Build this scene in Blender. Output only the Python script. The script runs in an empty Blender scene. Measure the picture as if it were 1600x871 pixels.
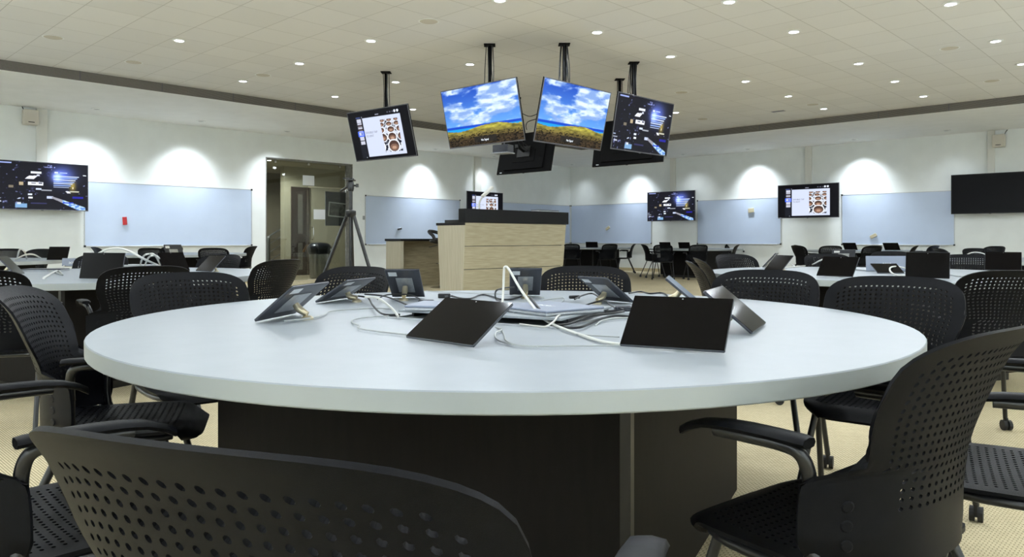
import bpy, math, random
import numpy as np
from mathutils import Vector, Matrix
random.seed(7)
SC = bpy.context.scene
COL = SC.collection
# ---------------------------------------------------------------- camera, world, exposure
F, PX, YH, H = 1155.0, 790.0, 373.3, 1.013          # focal length in px, principal column, horizon row, camera height
cam = bpy.data.cameras.new('camera'); camo = bpy.data.objects.new('camera', cam); COL.objects.link(camo)
cam.sensor_width = 36.0; cam.lens = F/1600*36; cam.sensor_fit = 'HORIZONTAL'
cam.shift_x = (800-PX)/1600; cam.shift_y = -(435.5-YH)/1600
cam.clip_start = 0.05; cam.clip_end = 100
camo.location = (0, 0, H); camo.rotation_euler = (math.pi/2, 0, 0)
SC.camera = camo
W = bpy.data.worlds.new('world'); SC.world = W; W.use_nodes = True
W.node_tree.nodes['Background'].inputs[0].default_value = (.8, .86, 1, 1)
W.node_tree.nodes['Background'].inputs[1].default_value = .02
SC.view_settings.view_transform = 'Standard'; SC.view_settings.look = 'None'
SC.view_settings.gamma = 1; SC.view_settings.use_curve_mapping = False
SC.view_settings.exposure = 0.44
DOWN_W = 34.0          # watts of one ceiling downlight
WASH_W = 225.0          # watts of one wall washer
LIGHT_COL = (.85, .925, 1.0)
HC, HS = 3.58, 3.435   # tiled ceiling, soffit
# ---------------------------------------------------------------- room frame: p along the left wall from the far corner, q along the right wall
C0 = Vector((2.19, 25.0)); VA = Vector((-.696, -.718)); VB = Vector((.718, -.696))
ROT = math.atan2(VB.y, VB.x)
PMAX, QMAX = 22.5, 19.0
def R2(p, q): return C0 + VA*p + VB*q
def R3(p, q, z): v = R2(p, q); return Vector((v.x, v.y, z))
def at(px, py, Y): return Vector(((px-PX)/F*Y, Y, H-(py-YH)/F*Y))
def onz(px, py, z): Y = (z-H)*F/(YH-py); return Vector(((px-PX)/F*Y, Y, z))
def PQ(v): d = Vector((v.x, v.y))-C0; return d.dot(VA), d.dot(VB)
def onw(px, wall, off=0.0):
    t = (px-PX)/F
    d, n = (VA, VB) if wall == 'A' else (VB, VA)
    o = C0+n*off
    return (o.x-t*o.y)/(t*d.y-d.x)          # distance along that wall
def wy(px, wall, off=0.0):
    s = onw(px, wall, off)
    return (R2(s, off) if wall == 'A' else R2(off, s)).y
def wz(px, py, wall, off=0.0): return H+(YH-py)*wy(px, wall, off)/F
# ---------------------------------------------------------------- materials
def lin(c): return tuple(((x/255)/12.92 if x/255 <= .04045 else ((x/255+.055)/1.055)**2.4) for x in c)
def mat(name, rgb, rough=.5, metal=0., spec=.5, emit=None, es=1., coat=0.):
    m = bpy.data.materials.new(name); m.use_nodes = True
    b = m.node_tree.nodes['Principled BSDF']
    b.inputs['Base Color'].default_value = (*lin(rgb), 1)
    b.inputs['Roughness'].default_value = rough; b.inputs['Metallic'].default_value = metal
    b.inputs['Specular IOR Level'].default_value = spec; b.inputs['Coat Weight'].default_value = coat
    if emit: b.inputs['Emission Color'].default_value = (*lin(emit), 1); b.inputs['Emission Strength'].default_value = es
    return m
def nd(m, t, **k):
    n = m.node_tree.nodes.new(t)
    for a, v in k.items(): setattr(n, a, v)
    return n
def lk(m, a, b): m.node_tree.links.new(a, b)
def noisy(m, c1, c2, scale=30, detail=4, stretch=(1, 1, 1), bump=0., bscale=None, coords='Object', lo=.35, hi=.65):
    b = m.node_tree.nodes['Principled BSDF']
    tc = nd(m, 'ShaderNodeTexCoord'); mp = nd(m, 'ShaderNodeMapping'); mp.inputs['Scale'].default_value = stretch
    lk(m, tc.outputs[coords], mp.inputs[0])
    n = nd(m, 'ShaderNodeTexNoise'); n.inputs['Scale'].default_value = scale; n.inputs['Detail'].default_value = detail
    lk(m, mp.outputs[0], n.inputs['Vector'])
    r = nd(m, 'ShaderNodeValToRGB'); r.color_ramp.elements[0].position = lo; r.color_ramp.elements[1].position = hi
    r.color_ramp.elements[0].color = (*lin(c1), 1); r.color_ramp.elements[1].color = (*lin(c2), 1)
    lk(m, n.outputs['Fac'], r.inputs[0]); lk(m, r.outputs[0], b.inputs['Base Color'])
    if bump:
        bp = nd(m, 'ShaderNodeBump'); bp.inputs['Strength'].default_value = bump; bp.inputs['Distance'].default_value = .002
        n2 = nd(m, 'ShaderNodeTexNoise'); n2.inputs['Scale'].default_value = bscale or scale*6; lk(m, tc.outputs[coords], n2.inputs['Vector'])
        lk(m, n2.outputs['Fac'], bp.inputs['Height']); lk(m, bp.outputs[0], b.inputs['Normal'])
    return m
M = {}
M['wall'] = noisy(mat('wall_paint', (238, 242, 240), .8), (236, 240, 238), (240, 244, 242), 3, bump=.05)
M['soffit'] = noisy(mat('soffit_paint', (240, 241, 240), .85), (238, 239, 238), (242, 243, 242), 3)
M['white_top'] = noisy(mat('white_laminate', (146, 153, 160), .36, spec=.35), (145, 152, 159), (148, 155, 162), 12, bump=.03, bscale=900)
M['white_edge'] = mat('white_edge_band', (162, 167, 166), .5)
M['base'] = noisy(mat('dark_laminate', (20, 18, 17), .55, spec=.1), (18, 16, 15), (23, 20, 19), 40, stretch=(1, 1, .15))
M['plastic'] = noisy(mat('charcoal_plastic', (11, 12, 16), .42, spec=.1), (10, 11, 15), (13, 14, 18), 60, bump=.25, bscale=1800)
M['tube'] = mat('black_enamel_tube', (24, 25, 28), .28)
M['rubber'] = mat('black_rubber', (16, 16, 17), .6)
M['black'] = mat('black_plastic', (14, 14, 15), .32)
M['screen_off'] = mat('dark_glass', (13, 11, 11), .1, spec=.07)
M['tvback'] = mat('matt_black_shell', (11, 11, 12), .75, spec=.12)
M['tablet_body'] = noisy(mat('tablet_grey', (54, 57, 66), .38), (52, 55, 64), (58, 61, 70), 80)
M['silver'] = noisy(mat('brushed_silver', (176, 180, 186), .36, .55), (168, 172, 178), (184, 188, 194), 50, stretch=(1, 12, 1))
M['chrome'] = mat('chrome', (200, 200, 200), .15, 1.)
M['bezel'] = mat('tv_bezel', (92, 92, 96), .35, .6)
M['granite'] = noisy(mat('black_counter', (14, 14, 17), .3, spec=.2), (11, 11, 14), (18, 18, 21), 200)
M['wb'] = noisy(mat('whiteboard_enamel', (192, 205, 225), .3, spec=.35), (190, 203, 223), (194, 207, 227), 2)
M['alu'] = mat('anodised_frame', (190, 192, 194), .4, .5)
M['cable_w'] = mat('white_cable', (205, 205, 200), .45)
M['cable_k'] = mat('black_cable', (22, 24, 28), .45)
M['cable_g'] = mat('grey_cable', (168, 172, 172), .5)
M['trunk'] = mat('trunking', (226, 226, 219), .6)
M['dark_wood'] = noisy(mat('dark_door', (44, 33, 28), .5), (36, 27, 23), (52, 39, 33), 10, stretch=(6, 6, .5))
M['red'] = mat('red_plastic', (178, 30, 36), .4)
M['paper'] = mat('paper', (225, 228, 230), .7)
M['tan'] = mat('duster_felt', (196, 186, 156), .8)
M['lamp'] = mat('lamp_lens', (255, 255, 255), .5, emit=(240, 248, 255), es=14)
M['lamp_dim'] = mat('lamp_lens_turned_away', (190, 192, 194), .5)
M['disc'] = mat('speaker_grille', (206, 200, 188), .8)
M['steel'] = noisy(mat('brushed_steel', (150, 150, 148), .3, .9), (140, 140, 138), (165, 165, 163), 20, stretch=(8, 8, .5))
M['stone'] = noisy(mat('jamb_stone', (128, 127, 122), .6), (118, 117, 112), (138, 137, 132), 18)
M['corr'] = mat('corridor_paint', (150, 143, 120), .8)
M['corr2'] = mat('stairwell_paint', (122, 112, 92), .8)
M['corrfloor'] = mat('corridor_tile', (150, 138, 112), .3)
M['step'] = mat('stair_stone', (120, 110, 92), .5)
M['poster'] = mat('grey_board', (66, 68, 76), .6)
M['bin'] = mat('bin_bag', (26, 28, 36), .3)
M['card'] = mat('cardboard', (150, 112, 78), .8)
M['logo'] = mat('logo_white', (225, 228, 232), .5)
M['gold'] = mat('latch', (196, 186, 160), .3, .8)
def wood(name, c1, c2, stretch):
    return noisy(mat(name, c1, .5), c1, c2, 3.5, 6, stretch, lo=.3, hi=.7)
M['wood_h'] = wood('limed_oak_horizontal', (172, 163, 136), (150, 141, 114), (1, 1, 14))
M['wood_v'] = wood('limed_oak_vertical', (178, 171, 150), (164, 157, 136), (16, 16, .8))
M['wood_d'] = wood('brown_oak', (146, 134, 104), (120, 108, 80), (1, 1, 9))
# carpet: small woven loops
def carpet():
    m = mat('woven_carpet', (190, 172, 132), .95, spec=.1); b = m.node_tree.nodes['Principled BSDF']
    tc = nd(m, 'ShaderNodeTexCoord')
    br = nd(m, 'ShaderNodeTexBrick'); br.inputs['Scale'].default_value = 1; br.offset = .5
    br.inputs['Brick Width'].default_value = .022; br.inputs['Row Height'].default_value = .011; br.inputs['Mortar Size'].default_value = .0022
    br.inputs['Color1'].default_value = (*lin((228, 214, 180)), 1); br.inputs['Color2'].default_value = (*lin((214, 200, 166)), 1)
    br.inputs['Mortar'].default_value = (*lin((158, 147, 118)), 1); lk(m, tc.outputs['Object'], br.inputs['Vector'])
    n = nd(m, 'ShaderNodeTexNoise'); n.inputs['Scale'].default_value = 1.4; n.inputs['Detail'].default_value = 5; lk(m, tc.outputs['Object'], n.inputs['Vector'])
    mx = nd(m, 'ShaderNodeMix', data_type='RGBA', blend_type='MULTIPLY'); mx.inputs[0].default_value = .35
    lk(m, br.outputs['Color'], mx.inputs[6]); lk(m, n.outputs['Fac'], mx.inputs[7])
    hs = nd(m, 'ShaderNodeHueSaturation'); hs.inputs['Value'].default_value = 1.25; lk(m, mx.outputs[2], hs.inputs['Color'])
    lk(m, hs.outputs[0], b.inputs['Base Color'])
    bp = nd(m, 'ShaderNodeBump'); bp.inputs['Strength'].default_value = .5; bp.inputs['Distance'].default_value = .003
    lk(m, br.outputs['Fac'], bp.inputs['Height']); bp.invert = True; lk(m, bp.outputs[0], b.inputs['Normal'])
    return m
M['carpet'] = carpet()
def tiles():
    m = mat('ceiling_tiles', (206, 200, 190), .9, spec=.1); b = m.node_tree.nodes['Principled BSDF']
    tc = nd(m, 'ShaderNodeTexCoord'); mp = nd(m, 'ShaderNodeMapping'); mp.inputs['Location'].default_value = (.33, .06, 0)
    lk(m, tc.outputs['Object'], mp.inputs[0])
    br = nd(m, 'ShaderNodeTexBrick'); br.offset = 0; br.inputs['Scale'].default_value = 1
    br.inputs['Brick Width'].default_value = .6; br.inputs['Row Height'].default_value = .6; br.inputs['Mortar Size'].default_value = .005
    br.inputs['Mortar Smooth'].default_value = .3
    br.inputs['Color1'].default_value = (*lin((232, 231, 229)), 1); br.inputs['Color2'].default_value = (*lin((227, 226, 224)), 1)
    br.inputs['Mortar'].default_value = (*lin((196, 194, 190)), 1); lk(m, mp.outputs[0], br.inputs['Vector'])
    lk(m, br.outputs['Color'], b.inputs['Base Color'])
    return m
M['tiles'] = tiles()
def grille():
    m = mat('linear_grille', (96, 92, 86), .6)
    b = m.node_tree.nodes['Principled BSDF']; tc = nd(m, 'ShaderNodeTexCoord'); s = nd(m, 'ShaderNodeSeparateXYZ'); lk(m, tc.outputs['Object'], s.inputs[0])
    w = nd(m, 'ShaderNodeMath', operation='MULTIPLY'); w.inputs[1].default_value = 1/.018; lk(m, s.outputs[2], w.inputs[0])
    f = nd(m, 'ShaderNodeMath', operation='FRACT'); lk(m, w.outputs[0], f.inputs[0])
    r = nd(m, 'ShaderNodeValToRGB'); r.color_ramp.interpolation = 'CONSTANT'; r.color_ramp.elements[1].position = .45
    r.color_ramp.elements[0].color = (*lin((58, 55, 52)), 1); r.color_ramp.elements[1].color = (*lin((128, 123, 116)), 1)
    lk(m, f.outputs[0], r.inputs[0]); lk(m, r.outputs[0], b.inputs['Base Color']); return m
M['grille'] = grille()
def glassmat():
    m = bpy.data.materials.new('door_glass'); m.use_nodes = True; t = m.node_tree; t.nodes.remove(t.nodes['Principled BSDF'])
    o = t.nodes['Material Output']; tr = nd(m, 'ShaderNodeBsdfTransparent'); tr.inputs[0].default_value = (.72, .74, .70, 1)
    g = nd(m, 'ShaderNodeBsdfGlossy'); g.inputs['Roughness'].default_value = .02; fr = nd(m, 'ShaderNodeFresnel'); fr.inputs[0].default_value = 1.5
    mx = nd(m, 'ShaderNodeMixShader'); lk(m, fr.outputs[0], mx.inputs[0]); lk(m, tr.outputs[0], mx.inputs[1]); lk(m, g.outputs[0], mx.inputs[2]); lk(m, mx.outputs[0], o.inputs[0]); return m
M['glass'] = glassmat()
def screenmat(s, name):
    m = bpy.data.materials.new(name); m.use_nodes = True; b = m.node_tree.nodes['Principled BSDF']
    at_ = nd(m, 'ShaderNodeAttribute', attribute_name='Col')
    b.inputs['Base Color'].default_value = (.006, .006, .007, 1); b.inputs['Roughness'].default_value = .2; b.inputs['Specular IOR Level'].default_value = .06
    lk(m, at_.outputs['Color'], b.inputs['Emission Color']); b.inputs['Emission Strength'].default_value = s; return m
M['scr'] = screenmat(1.0, 'lit_screen')
# ---------------------------------------------------------------- mesh tools
class MB:
    def __init__(s): s.v = []; s.f = []; s.T = Matrix()
    def add(s, vs, fs):
        o = len(s.v); s.v += [tuple(s.T @ Vector(v)) for v in vs]; s.f += [tuple(i+o for i in f) for f in fs]; return s
    def box(s, x0, x1, y0, y1, z0, z1, b=0.):
        if b <= 0:
            vs = [(x, y, z) for z in (z0, z1) for y in (y0, y1) for x in (x0, x1)]
            return s.add(vs, [(0, 2, 3, 1), (4, 5, 7, 6), (0, 1, 5, 4), (2, 6, 7, 3), (0, 4, 6, 2), (1, 3, 7, 5)])
        vs = []; idx = {}
        for sx in (0, 1):
            for sy in (0, 1):
                for sz in (0, 1):
                    X, Y, Z = (x0, x1)[sx], (y0, y1)[sy], (z0, z1)[sz]
                    dx, dy, dz = (b, -b)[sx], (b, -b)[sy], (b, -b)[sz]
                    for k, q in enumerate(((X, Y+dy, Z+dz), (X+dx, Y, Z+dz), (X+dx, Y+dy, Z))):
                        idx[(sx, sy, sz, k)] = len(vs); vs.append(q)
        fs = []
        I = idx
        for sx in (0, 1):
            q = [I[(sx, a, c, 0)] for a, c in ((0, 0), (1, 0), (1, 1), (0, 1))]; fs.append(q if sx else q[::-1])
        for sy in (0, 1):
            q = [I[(a, sy, c, 1)] for a, c in ((0, 0), (0, 1), (1, 1), (1, 0))]; fs.append(q if sy else q[::-1])
        for sz in (0, 1):
            q = [I[(a, c, sz, 2)] for a, c in ((0, 0), (1, 0), (1, 1), (0, 1))]; fs.append(q if sz else q[::-1])
        for a in (0, 1):
            for c in (0, 1):
                fs.append([I[(0, a, c, 1)], I[(1, a, c, 1)], I[(1, a, c, 2)], I[(0, a, c, 2)]])
                fs.append([I[(a, 0, c, 0)], I[(a, 1, c, 0)], I[(a, 1, c, 2)], I[(a, 0, c, 2)]])
                fs.append([I[(a, c, 0, 0)], I[(a, c, 1, 0)], I[(a, c, 1, 1)], I[(a, c, 0, 1)]])
                for d in (0, 1): fs.append([I[(a, c, d, 0)], I[(a, c, d, 1)], I[(a, c, d, 2)]])
        return s.add(vs, fs)
    def tube(s, pts, r, n=8, smooth=0, caps=True):
        pts = [Vector(p) for p in pts]
        if smooth: pts = spline(pts, smooth)
        rs = r if isinstance(r, (list, tuple)) else None
        if rs and len(rs) != len(pts): rs = list(np.interp(np.linspace(0, 1, len(pts)), np.linspace(0, 1, len(rs)), rs))
        vs = []; fs = []; up = None
        for i, p in enumerate(pts):
            t = (pts[min(i+1, len(pts)-1)]-pts[max(i-1, 0)])
            t = t.normalized() if t.length > 1e-9 else Vector((0, 0, 1))
            if up is None: up = t.orthogonal().normalized()
            up = (up-t*up.dot(t)); up = up.normalized() if up.length > 1e-6 else t.orthogonal().normalized()
            bn = t.cross(up); rr = rs[i] if rs else r
            for k in range(n):
                a = 2*math.pi*k/n; vs.append(tuple(p+up*(rr*math.cos(a))+bn*(rr*math.sin(a))))
        for i in range(len(pts)-1):
            for k in range(n): fs.append((i*n+k, i*n+(k+1) % n, (i+1)*n+(k+1) % n, (i+1)*n+k))
        if caps: fs.append(tuple(range(n))[::-1]); fs.append(tuple((len(pts)-1)*n+k for k in range(n)))
        return s.add(vs, fs)
    def lathe(s, prof, n=24, c=(0, 0, 0)):
        vs = []; fs = []
        for r, z in prof:
            for k in range(n):
                a = 2*math.pi*k/n; vs.append((c[0]+r*math.cos(a), c[1]+r*math.sin(a), c[2]+z))
        for i in range(len(prof)-1):
            for k in range(n): fs.append((i*n+k, i*n+(k+1) % n, (i+1)*n+(k+1) % n, (i+1)*n+k))
        if prof[0][0] > 1e-6: fs.append(tuple(range(n))[::-1])
        if prof[-1][0] > 1e-6: fs.append(tuple((len(prof)-1)*n+k for k in range(n)))
        return s.add(vs, fs)
    def build(s, name, m, parent=None, smooth=None, loc=None, rz=None):
        me = bpy.data.meshes.new(name); me.from_pydata(s.v, [], s.f); me.validate()
        import bmesh
        bm = bmesh.new(); bm.from_mesh(me); bmesh.ops.recalc_face_normals(bm, faces=bm.faces); bm.to_mesh(me); bm.free()
        if smooth is not None:
            me.polygons.foreach_set('use_smooth', [True]*len(me.polygons)); me.set_sharp_from_angle(angle=math.radians(smooth))
        me.materials.append(m)
        o = bpy.data.objects.new(name, me); COL.objects.link(o)
        if parent: o.parent = parent
        if loc is not None: o.location = loc
        if rz is not None: o.rotation_euler = (0, 0, rz)
        return o
def spline(pts, n):
    out = []; P = [pts[0]]+list(pts)+[pts[-1]]
    for i in range(1, len(P)-2):
        a, b, c, d = P[i-1], P[i], P[i+1], P[i+2]
        for k in range(n):
            t = k/n; out.append(.5*((2*b)+(c-a)*t+(2*a-5*b+4*c-d)*t*t+(3*b-a-3*c+d)*t**3))
    out.append(P[-2]); return out
def tag(o, label, cat, group=None, kind=None):
    o['label'] = label; o['category'] = cat
    if group: o['group'] = group
    if kind: o['kind'] = kind
    return o
def thing(name, loc, rz, label, cat, group=None):
    o = bpy.data.objects.new(name, None); COL.objects.link(o); o.empty_display_size = .1
    o.location = loc; o.rotation_euler = (0, 0, rz); return tag(o, label, cat, group)
def struct(o): o['kind'] = 'structure'; return o
def copy_tree(o, parent=None):
    c = o.copy(); COL.objects.link(c)
    if parent: c.parent = parent
    for ch in list(o.children):
        if ch.name in COL.objects: copy_tree(ch, c)
    return c
def rbox(mb, p0, p1, q0, q1, z0, z1, b=0.): return mb.box(q0, q1, -p1, -p0, z0, z1, b)    # a box in the room's frame
CL = (C0.x, C0.y, 0)
def rbuild(mb, name, m, parent=None, **k):
    o = mb.build(name, m, parent, **k)
    if parent is None: o.location = CL; o.rotation_euler = (0, 0, ROT)
    return o
# things in the room's frame keep an Empty at their base, child meshes in the room's axes
def rthing(name, p, q, z, label, cat, group=None): return thing(name, R3(p, q, z), ROT, label, cat, group)
def text_mesh(txt, size, name, m, parent, loc, rot, depth=.001, align='CENTER'):
    cu = bpy.data.curves.new(name, 'FONT'); cu.body = txt; cu.size = size; cu.extrude = depth; cu.align_x = align; cu.align_y = 'CENTER'; cu.resolution_u = 3
    t = bpy.data.objects.new(name, cu); COL.objects.link(t)
    bpy.context.view_layer.update()
    me = bpy.data.meshes.new_from_object(t.evaluated_get(bpy.context.evaluated_depsgraph_get()))
    bpy.data.objects.remove(t); me.name = name; me.materials.clear(); me.materials.append(m)
    o = bpy.data.objects.new(name, me); COL.objects.link(o); o.parent = parent; o.location = loc; o.rotation_euler = rot; return o
# ---------------------------------------------------------------- room shell
DP0, DP1, DZ = 8.72, 11.09, 2.9        # door opening in the left wall
mb = MB()
rbox(mb, -.3, DP0, -.3, 0, 0, 3.9); rbox(mb, DP1, PMAX+.3, -.3, 0, 0, 3.9); rbox(mb, DP0, DP1, -.3, 0, DZ, 3.9)
struct(rbuild(mb, 'wall_left', M['wall']))
struct(rbuild(rbox(MB(), -.3, 0, 0, QMAX, 0, 3.9), 'wall_right', M['wall']))
struct(rbuild(rbox(MB(), PMAX, PMAX+.3, 0, QMAX, 0, 3.9), 'wall_back', M['wall']))
struct(rbuild(rbox(MB(), -.3, PMAX+.3, QMAX, QMAX+.3, 0, 3.9), 'wall_front', M['wall']))
struct(rbuild(rbox(MB(), -.3, PMAX+.3, -.3, QMAX+.3, -.2, 0), 'floor', M['carpet']))
struct(rbuild(rbox(MB(), 0, PMAX, 0, QMAX, HC, HC+.1), 'ceiling', M['tiles']))
SQ, SP = 3.27, 3.55                  # soffit depth from left / right wall
mb = MB()
rbox(mb, 0, PMAX, 0, SQ, HS, HC-.001); rbox(mb, 0, SP, SQ, QMAX, HS, HC-.001)
rbox(mb, SP, PMAX, QMAX-1.6, QMAX, HS, HC-.001); rbox(mb, PMAX-1.2, PMAX, SQ, QMAX-1.6, HS, HC-.001)
struct(rbuild(mb, 'ceiling_soffit', M['soffit']))
mb = rbox(MB(), SP+.012, PMAX-1.2, SQ, SQ+.012, HS, HC); g = struct(rbuild(mb, 'trim_1', M['grille']))
mb = rbox(MB(), SP, SP+.012, SQ, QMAX-1.6, HS, HC); g2 = struct(rbuild(mb, 'trim_2', M['grille']))
mb = MB()
for k in range(14): rbox(mb, 4.9+k*1.22, 4.915+k*1.22, SQ+.012, SQ+.016, HS, HC)
j = mb.build('grille_joint', M['bezel'], g)
mb = MB()
for k in range(11): rbox(mb, SP+.012, SP+.016, 4.6+k*1.25, 4.615+k*1.25, HS, HC)
mb.build('grille_joint', M['bezel'], g2)
mb = MB(); rbox(mb, .0, DP0, 0, .015, 0, .1); rbox(mb, DP1, PMAX, 0, .015, 0, .1); struct(rbuild(mb, 'baseboard_left', mat('skirting', (196, 184, 150), .6)))
struct(rbuild(rbox(MB(), 0, .015, .015, QMAX, 0, .1), 'baseboard_right', bpy.data.materials['skirting']))
# ---- door opening, corridor behind
mb = MB(); rbox(mb, DP0-.001, DP0+.02, -.3, .004, 0, DZ); rbox(mb, DP1-.02, DP1+.001, -.3, .004, 0, DZ); rbox(mb, DP0, DP1, -.3, .004, DZ-.02, DZ+.001)
struct(rbuild(mb, 'trim_3', M['stone']))
CQ = -2.6
mb = MB(); rbox(mb, 6.0, 16, -4.8, -.3, -.1, 0.0); struct(rbuild(mb, 'floor_corridor', M['corrfloor']))
PE = onw(444, 'A', CQ)
mb = MB(); rbox(mb, 6.0, PE, CQ-.2, CQ, 0, 3.0); struct(rbuild(mb, 'wall_corridor', M['corr']))
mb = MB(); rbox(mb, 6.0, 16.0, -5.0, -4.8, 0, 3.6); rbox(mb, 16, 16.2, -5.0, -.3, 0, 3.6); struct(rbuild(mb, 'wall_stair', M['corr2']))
mb = MB(); rbox(mb, 5.8, 6.0, -4.8, -.3, 0, 3.0); struct(rbuild(mb, 'wall_corridor_side', M['corr']))
mb = MB(); rbox(mb, 5.8, 16.2, -4.8, -.3, 3.0, 3.1); struct(rbuild(mb, 'ceiling_corridor', M['corr']))
# glass
gq = -.27; leaf = onw(481, 'A', gq)
gd = struct(rbuild(rbox(MB(), DP0+.03, leaf-.01, gq-.006, gq+.006, .02, 2.28), 'door_1', M['glass']))
gw = struct(rbuild(MB().add([], []) if False else rbox(rbox(MB(), leaf, DP1-.02, gq-.006, gq+.006, .01, DZ-.02), DP0+.02, leaf-.004, gq-.006, gq+.006, 2.3, DZ-.02), 'window_1', M['glass']))
mb = MB(); hp = leaf-.12
mb.tube([(gq+.01, -hp, 1.0), (gq+.06, -hp, 1.0), (gq+.06, -hp, 1.28), (gq+.01, -hp, 1.28)], .011, 8, smooth=4)
mb.build('door_handle', M['chrome'], gd, smooth=40)
mb = MB(); rbox(mb, DP0+.05, DP0+.17, gq-.02, gq+.02, 2.2, 2.27, .004); rbox(mb, DP0+.05, DP0+.17, gq-.02, gq+.02, .02, .1, .004); mb.build('hinge_patch', M['chrome'], gd)
mb = MB()
for px in (430, 482, 531):
    s = onw(px, 'A', gq); rbox(mb, s-.03, s+.03, gq-.02, gq+.02, DZ-.09, DZ-.02, .004)
mb.build('glass_clamp', M['chrome'], gw)
def wallrect(px0, px1, py0, py1, wall, off, th, name, m, label, cat, group=None):
    s0, s1 = onw(px0, wall, off), onw(px1, wall, off); pm = (px0+px1)/2
    z1, z0 = wz(pm, py0, wall, off), wz(pm, py1, wall, off)
    s0, s1 = min(s0, s1), max(s0, s1)
    mbx = MB()
    if wall == 'A': mbx.box(0, th, -(s1-s0)/2, (s1-s0)/2, 0, z1-z0, .0005); loc = R3((s0+s1)/2, off, z0)
    else: mbx.box(-(s1-s0)/2, (s1-s0)/2, -th, 0, 0, z1-z0, .0005); loc = R3(off, (s0+s1)/2, z0)
    o = mbx.build(name, m, None, loc=loc, rz=ROT); return tag(o, label, cat, group)
wallrect(473, 491, 274.5, 290, 'A', gq+.007, .001, 'paper_notice', M['paper'], 'blank white sheet taped high on the glass above the door leaf', 'notice')
wallrect(490, 508, 327.6, 343, 'A', gq+.007, .001, 'paper_notice', M['paper'], 'white sheet taped at eye level on the glass door leaf', 'notice')
pb = wallrect(508, 541, 300, 353, 'A', gq-.04, .02, 'poster_board', M['poster'], 'dark grey display board standing behind the glass door leaf', 'display board')
mb = MB()
mb.T = Matrix.Rotation(math.radians(-4), 4, 'X')
L_ = .26
mb.box(.021, .03, -L_, L_, .22, .25); mb.box(.021, .03, -L_, L_, .56, .59); mb.box(.021, .03, -L_, -L_+.03, .25, .56); mb.box(.021, .03, L_-.03, L_, .25, .56)
f_ = mb.build('picture_frame', M['paper'], pb)
mb = MB(); mb.T = Matrix.Rotation(math.radians(-4), 4, 'X'); mb.box(.0205, .026, -L_+.03, L_-.03, .25, .56)
mb.build('picture', noisy(mat('print', (90, 90, 90), .5), (50, 50, 52), (130, 130, 128), 9), pb)
# dark door in the corridor
pa, pb_ = onw(454.5, 'A', CQ), onw(482, 'A', CQ)
mb = MB(); rbox(mb, pb_, pb_+.1, CQ, CQ+.05, 0, 2.45); rbox(mb, pa-.1, pa, CQ, CQ+.05, 0, 2.45); rbox(mb, pb_+.1, pa-.1, CQ, CQ+.05, 2.35, 2.45); rbox(mb, pb_+.1, pa-.1, CQ, CQ+.045, .95, 1.1); rbox(mb, pb_+.1, pa-.1, CQ, CQ+.03, 0, 2.35)
d2 = struct(rbuild(mb, 'door_2', M['dark_wood']))
mb = MB(); rbox(mb, pb_+.2, pa-.2, CQ+.03, CQ+.034, 1.15, 2.25); rbox(mb, pb_+.2, pa-.2, CQ+.03, CQ+.034, .15, .9); mb.build('door_panel', mat('door_pane', (88, 84, 76), .3), d2)
# stairs and railings
st = rthing('staircase', onw(420, 'A', -3.3), -3.3, 0, 'stone staircase rising behind the glass left of the dark door', 'stairs')
mb = MB()
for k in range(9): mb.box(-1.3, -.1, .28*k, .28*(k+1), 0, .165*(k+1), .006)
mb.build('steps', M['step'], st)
mb = MB()
for y, z in ((-.1, 0), (1.0, .6), (2.1, 1.25)): mb.tube([(-.05, y, z), (-.05, y, z+1.0)], .022, 10)
mb.tube([(-.05, -.1, 1.0), (-.05, 2.5, 2.53)], .022, 10)
for o_ in (.3, .55, .78): mb.tube([(-.05, -.1, o_), (-.05, 2.5, 1.53+o_)], .012, 8)
mb.build('handrail', M['steel'], st, smooth=40)
v = R2(onw(419, 'A', -1.0), -1.0)
nw = thing('railing_post', (v.x, v.y, 0), ROT, 'brushed steel railing with tall post just inside the left edge of the glass', 'railing')
MB().lathe([(.07, 0), (.07, .015), (.05, .02), (.05, 1.05), (.03, 1.07)], 16).build('post', M['steel'], nw, smooth=40)
mb = MB()
for z in (.45, .75, 1.0): mb.tube([(0, .05, z), (-.05, -.75, z)], .014, 8)
mb.tube([(-.05, -.75, 0), (-.05, -.75, 1.0)], .02, 10)
mb.build('rail', M['steel'], nw, smooth=40)
# bin
v = onz(499, 435, 0)
bn = thing('waste_bin', (v.x, v.y, 0), ROT+.7, 'tall silver waste bin with dark bag over its rim behind the glass door', 'bin')
MB().lathe([(.2, 0), (.24, .02), (.26, .66), (.26, .7)], 20).build('bin_body', M['steel'], bn, smooth=40)
mb = MB(); prof = [(.272, .62), (.29, .66), (.3, .74), (.31, .8), (.27, .86), (.2, .9), (.05, .92)]
mb.lathe(prof, 20); mb.build('bin_bag', M['bin'], bn, smooth=60)
mb = MB(); mb.box(.30, .306, -.06, .06, .7, .76); mb.build('bin_sticker', M['paper'], bn)
cb = thing('cardboard_piece', (v.x, v.y, .6), 0, 'brown cardboard flap hanging over the left rim of the waste bin', 'cardboard')
mb = MB(); mb.T = Matrix.Translation((-.31, 0, .25)) @ Matrix.Rotation(math.radians(28), 4, 'Y'); mb.box(-.006, .006, -.11, .11, -.2, 0, .001); mb.T = Matrix.Translation((-.31, 0, .25)) @ Matrix.Rotation(math.radians(-84), 4, 'Y'); mb.box(-.006, .006, -.11, .11, -.16, 0, .001); mb.build('flap', M['card'], cb)
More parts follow.
